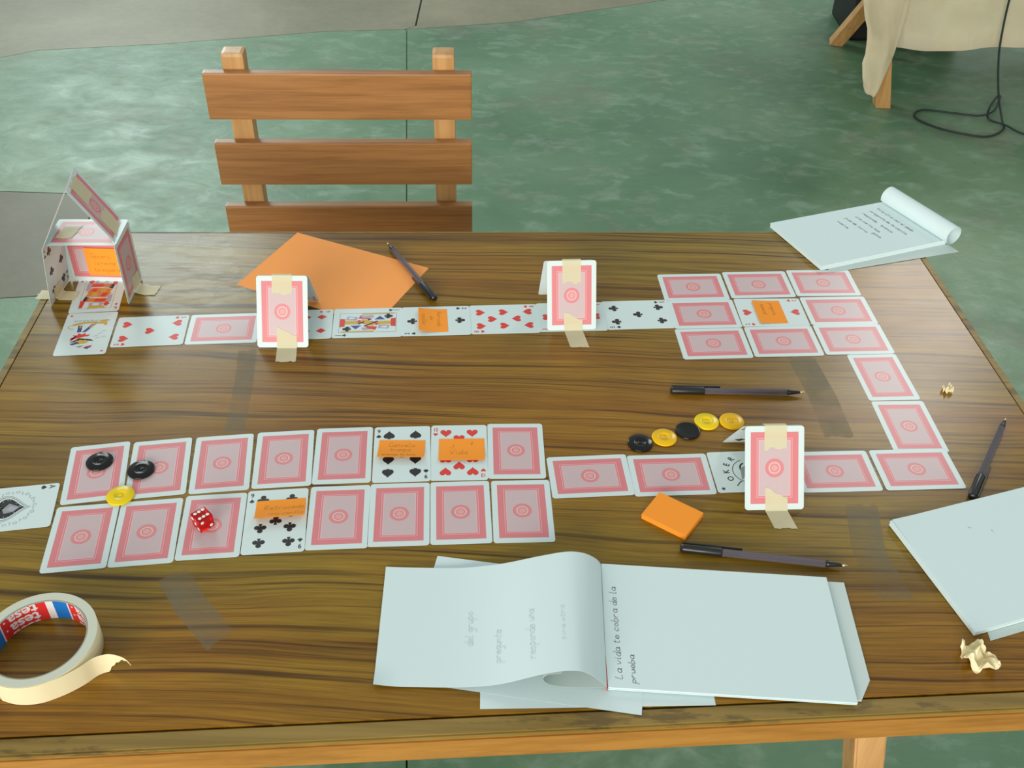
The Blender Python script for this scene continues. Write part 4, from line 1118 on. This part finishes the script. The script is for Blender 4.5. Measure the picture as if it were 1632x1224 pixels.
def far_pad():
    O = (493, 1308)
    t = empty('notepad', P(*O, 0)); tag(t, 'handwritten white notepad over the far right corner, pages rolled over its top', 'notebook')
    rel = lambda L: [(x-O[0], y-O[1]) for x, y in L]
    base = [(373, 1325), (560, 1398), (620, 1290), (424, 1212)]
    pad_layers(t, rel(base), 1.0, 7.6, 4)
    # direction along the roll (right edge) and outward
    a = Vector((560-O[0], 1398-O[1], 0)); b = Vector((620-O[0], 1290-O[1], 0)); e = (b-a).normalized(); out = Vector((-e.y, e.x, 0))
    if out.dot(Vector((1, 0.4, 0))) < 0: out = -out
    a = a - e*3; b = b + e*5
    R = 14.5
    def fn(u, v):
        ang = math.radians(205) - u*math.radians(395); rr = R*(1 - 0.10*u)
        c = a.lerp(b, v) + out*(R*0.45)
        p = c + out*(-math.cos(ang-PI)*0) + out*(rr*math.cos(ang)) + Vector((0, 0, 7.8 + R*0.55 + rr*math.sin(ang)))
        return p/1000
    sheet('rolled_pages', fn, 44, 4, 0.0003, ('paper',), t)
    # text lines run parallel to the roll
    org = Vector((548-O[0], 1384-O[1], 0))
    ux = e; uy = out
    def mp(x, y): return (org + ux*x + uy*y + Vector((0, 0, 7.78)))/1000
    writing('pencil_writing', [('tira otra vez el dado', 4, -10, 2.6, 1.35), ('pregunta de la casilla', 6, -25, 2.6, 1.3), ('responde y avanza', 5, -40, 2.6, 1.3), ('una carta mas', 8, -56, 2.6, 1.4), ('pierde turno', 5, -73, 2.6, 1.4), ('vuelve', 6, -90, 2.6, 1.4), ('gana', 54, -66, 2.6, 1.4)], mp, 'ink', t, 0.55)
far_pad()
loose(0, [(425, 1320), (600, 1338), (634, 1271), (436, 1207)], 0.55, 'loose sheet sticking out from under the far notepad', 'paper2', 0.0)

def right_pad():
    O = (500, 690)
    t = empty('notepad', P(*O, 0)); tag(t, 'blank white notepad at the right edge of the photo', 'notebook')
    rel = lambda L: [(x-O[0], y-O[1]) for x, y in L]
    ang = math.radians(19); u = Vector((math.cos(ang), math.sin(ang))); A = Vector((392.5, 735)); d = Vector((0.295, -0.955))*144
    c = [A, A+u*212, A+u*212+d, A+d]
    pad_layers(t, rel([(p.x, p.y) for p in c]), 1.0, 7.6, 5, jit=0.4)
    # top page with its left corner slightly lifted
    def fn(s, v):
        p = A + u*(212*s) + d*v + Vector((1.5, 0.5))
        z = 7.65 + 3.0*max(0, 0.10-s)*10*max(0, 0.3-v)
        return Vector(((p.x-O[0])/1000, (p.y-O[1])/1000, z/1000))
    sheet('top_page', fn, 16, 10, 0.00012, ('paper',), t)
    def mp(a, b):
        p = A + u*a + d*(b/144); return Vector(((p.x-O[0])/1000, (p.y-O[1])/1000, 0.0079))
    writing('faint_mark', [('r', 72, 30, 3, 1), ('i', 92, 42, 3, 1)], mp, 'ink2', t, 0.4)
right_pad()
loose(0, [(455, 700), (600, 748), (640, 659), (449, 593)], 0.3, 'printed sheet peeking out from under the right-hand notepad', 'paper2')

# ================================================================== CRUMPLED TAPE BITS
def crumple(x, y, sx, sy, sz, rot, label, seed):
    rnd = random.Random(seed)
    t = bmesh.new()
    def nv3(q):
        a, b, c = q.x, q.y, q.z
        return Vector((math.sin(a*2.3+c*3.1)+0.6*math.sin(b*4.7+a*1.9+c), math.sin(b*2.9+c*1.7)+0.6*math.sin(a*5.3-b*2.1+c*2), math.sin(a*3.7+b*2.6+c)+0.7*math.sin(b*5.9-a*3.3+c*1.3)+0.35*math.sin(a*9.1+b*7.7)))*0.5
    nu, nv = 16, 12
    def fn(u, v):
        p = Vector(((u-0.5)*sx, (v-0.5)*sy, 0))
        q = Vector((u*2.6+seed, v*2.2, seed*0.7))
        n = nv3(q)
        r = Vector((p.x*(1-0.35*abs(v-.5)) + n.x*sx*0.16, p.y + n.y*sy*0.16, sz*0.45 + n.z*sz*0.9 + 0.25*sz*math.cos(u*9)*math.sin(v*7+1)))
        if u > 0.62 and v < 0.42: r.x *= 0.72
        r.z = max(r.z, 0.0) ; return r/1000
    o = sheet('crumpled_tape', fn, nu, nv, 0.0003, ('masks',), None, False)
    o.location = P(x, y, 0.1); o.rotation_euler = (0, 0, rot); tag(o, label, 'tape scrap')
crumple(429, 573, 36, 24, 11, -1.2, 'crumpled ball of cream tape near the front right corner', 3)
crumple(522, 957, 13, 9, 7, 0.2, 'tiny crumpled tape scrap right of the card track', 8)

# ================================================================== CLEAR TAPE STUCK ON THE TABLE
def clear(pts, w, label, m='clear', z=0.012, seed=1):
    v = [P(x, y, z) for x, y in pts]
    o0 = v[0].copy(); t = empty('clear_tape', o0); tag(t, label, 'clear tape')
    d = (v[-1]-v[0]).normalized(); wv = Vector((-d.y, d.x, 0))
    strip('tape_film', [p-o0 for p in v], w, m, t, wv, 0.003, 0.00001, seed)
clear([(357, 1016), (368, 940), (372, 870)], 0.034, 'dull clear tape strip running down the table right of the pen tip', seed=2)
clear([(371, 764), (363, 700), (374, 640)], 0.034, 'dull clear tape strip below the bottom card row at the right', seed=3)
clear([(-326, 1000), (-316, 930), (-309, 850)], 0.022, 'dull clear tape strip below the left card tent', seed=4)
clear([(-322, 645), (-296, 610), (-258, 570)], 0.030, 'dull patch of old tape right of the tape roll', seed=5)
clear([(-475, 1250), (-425, 1140), (-400, 1085)], 0.125, 'wide glossy clear film strip right of the card house', 'film', seed=6)
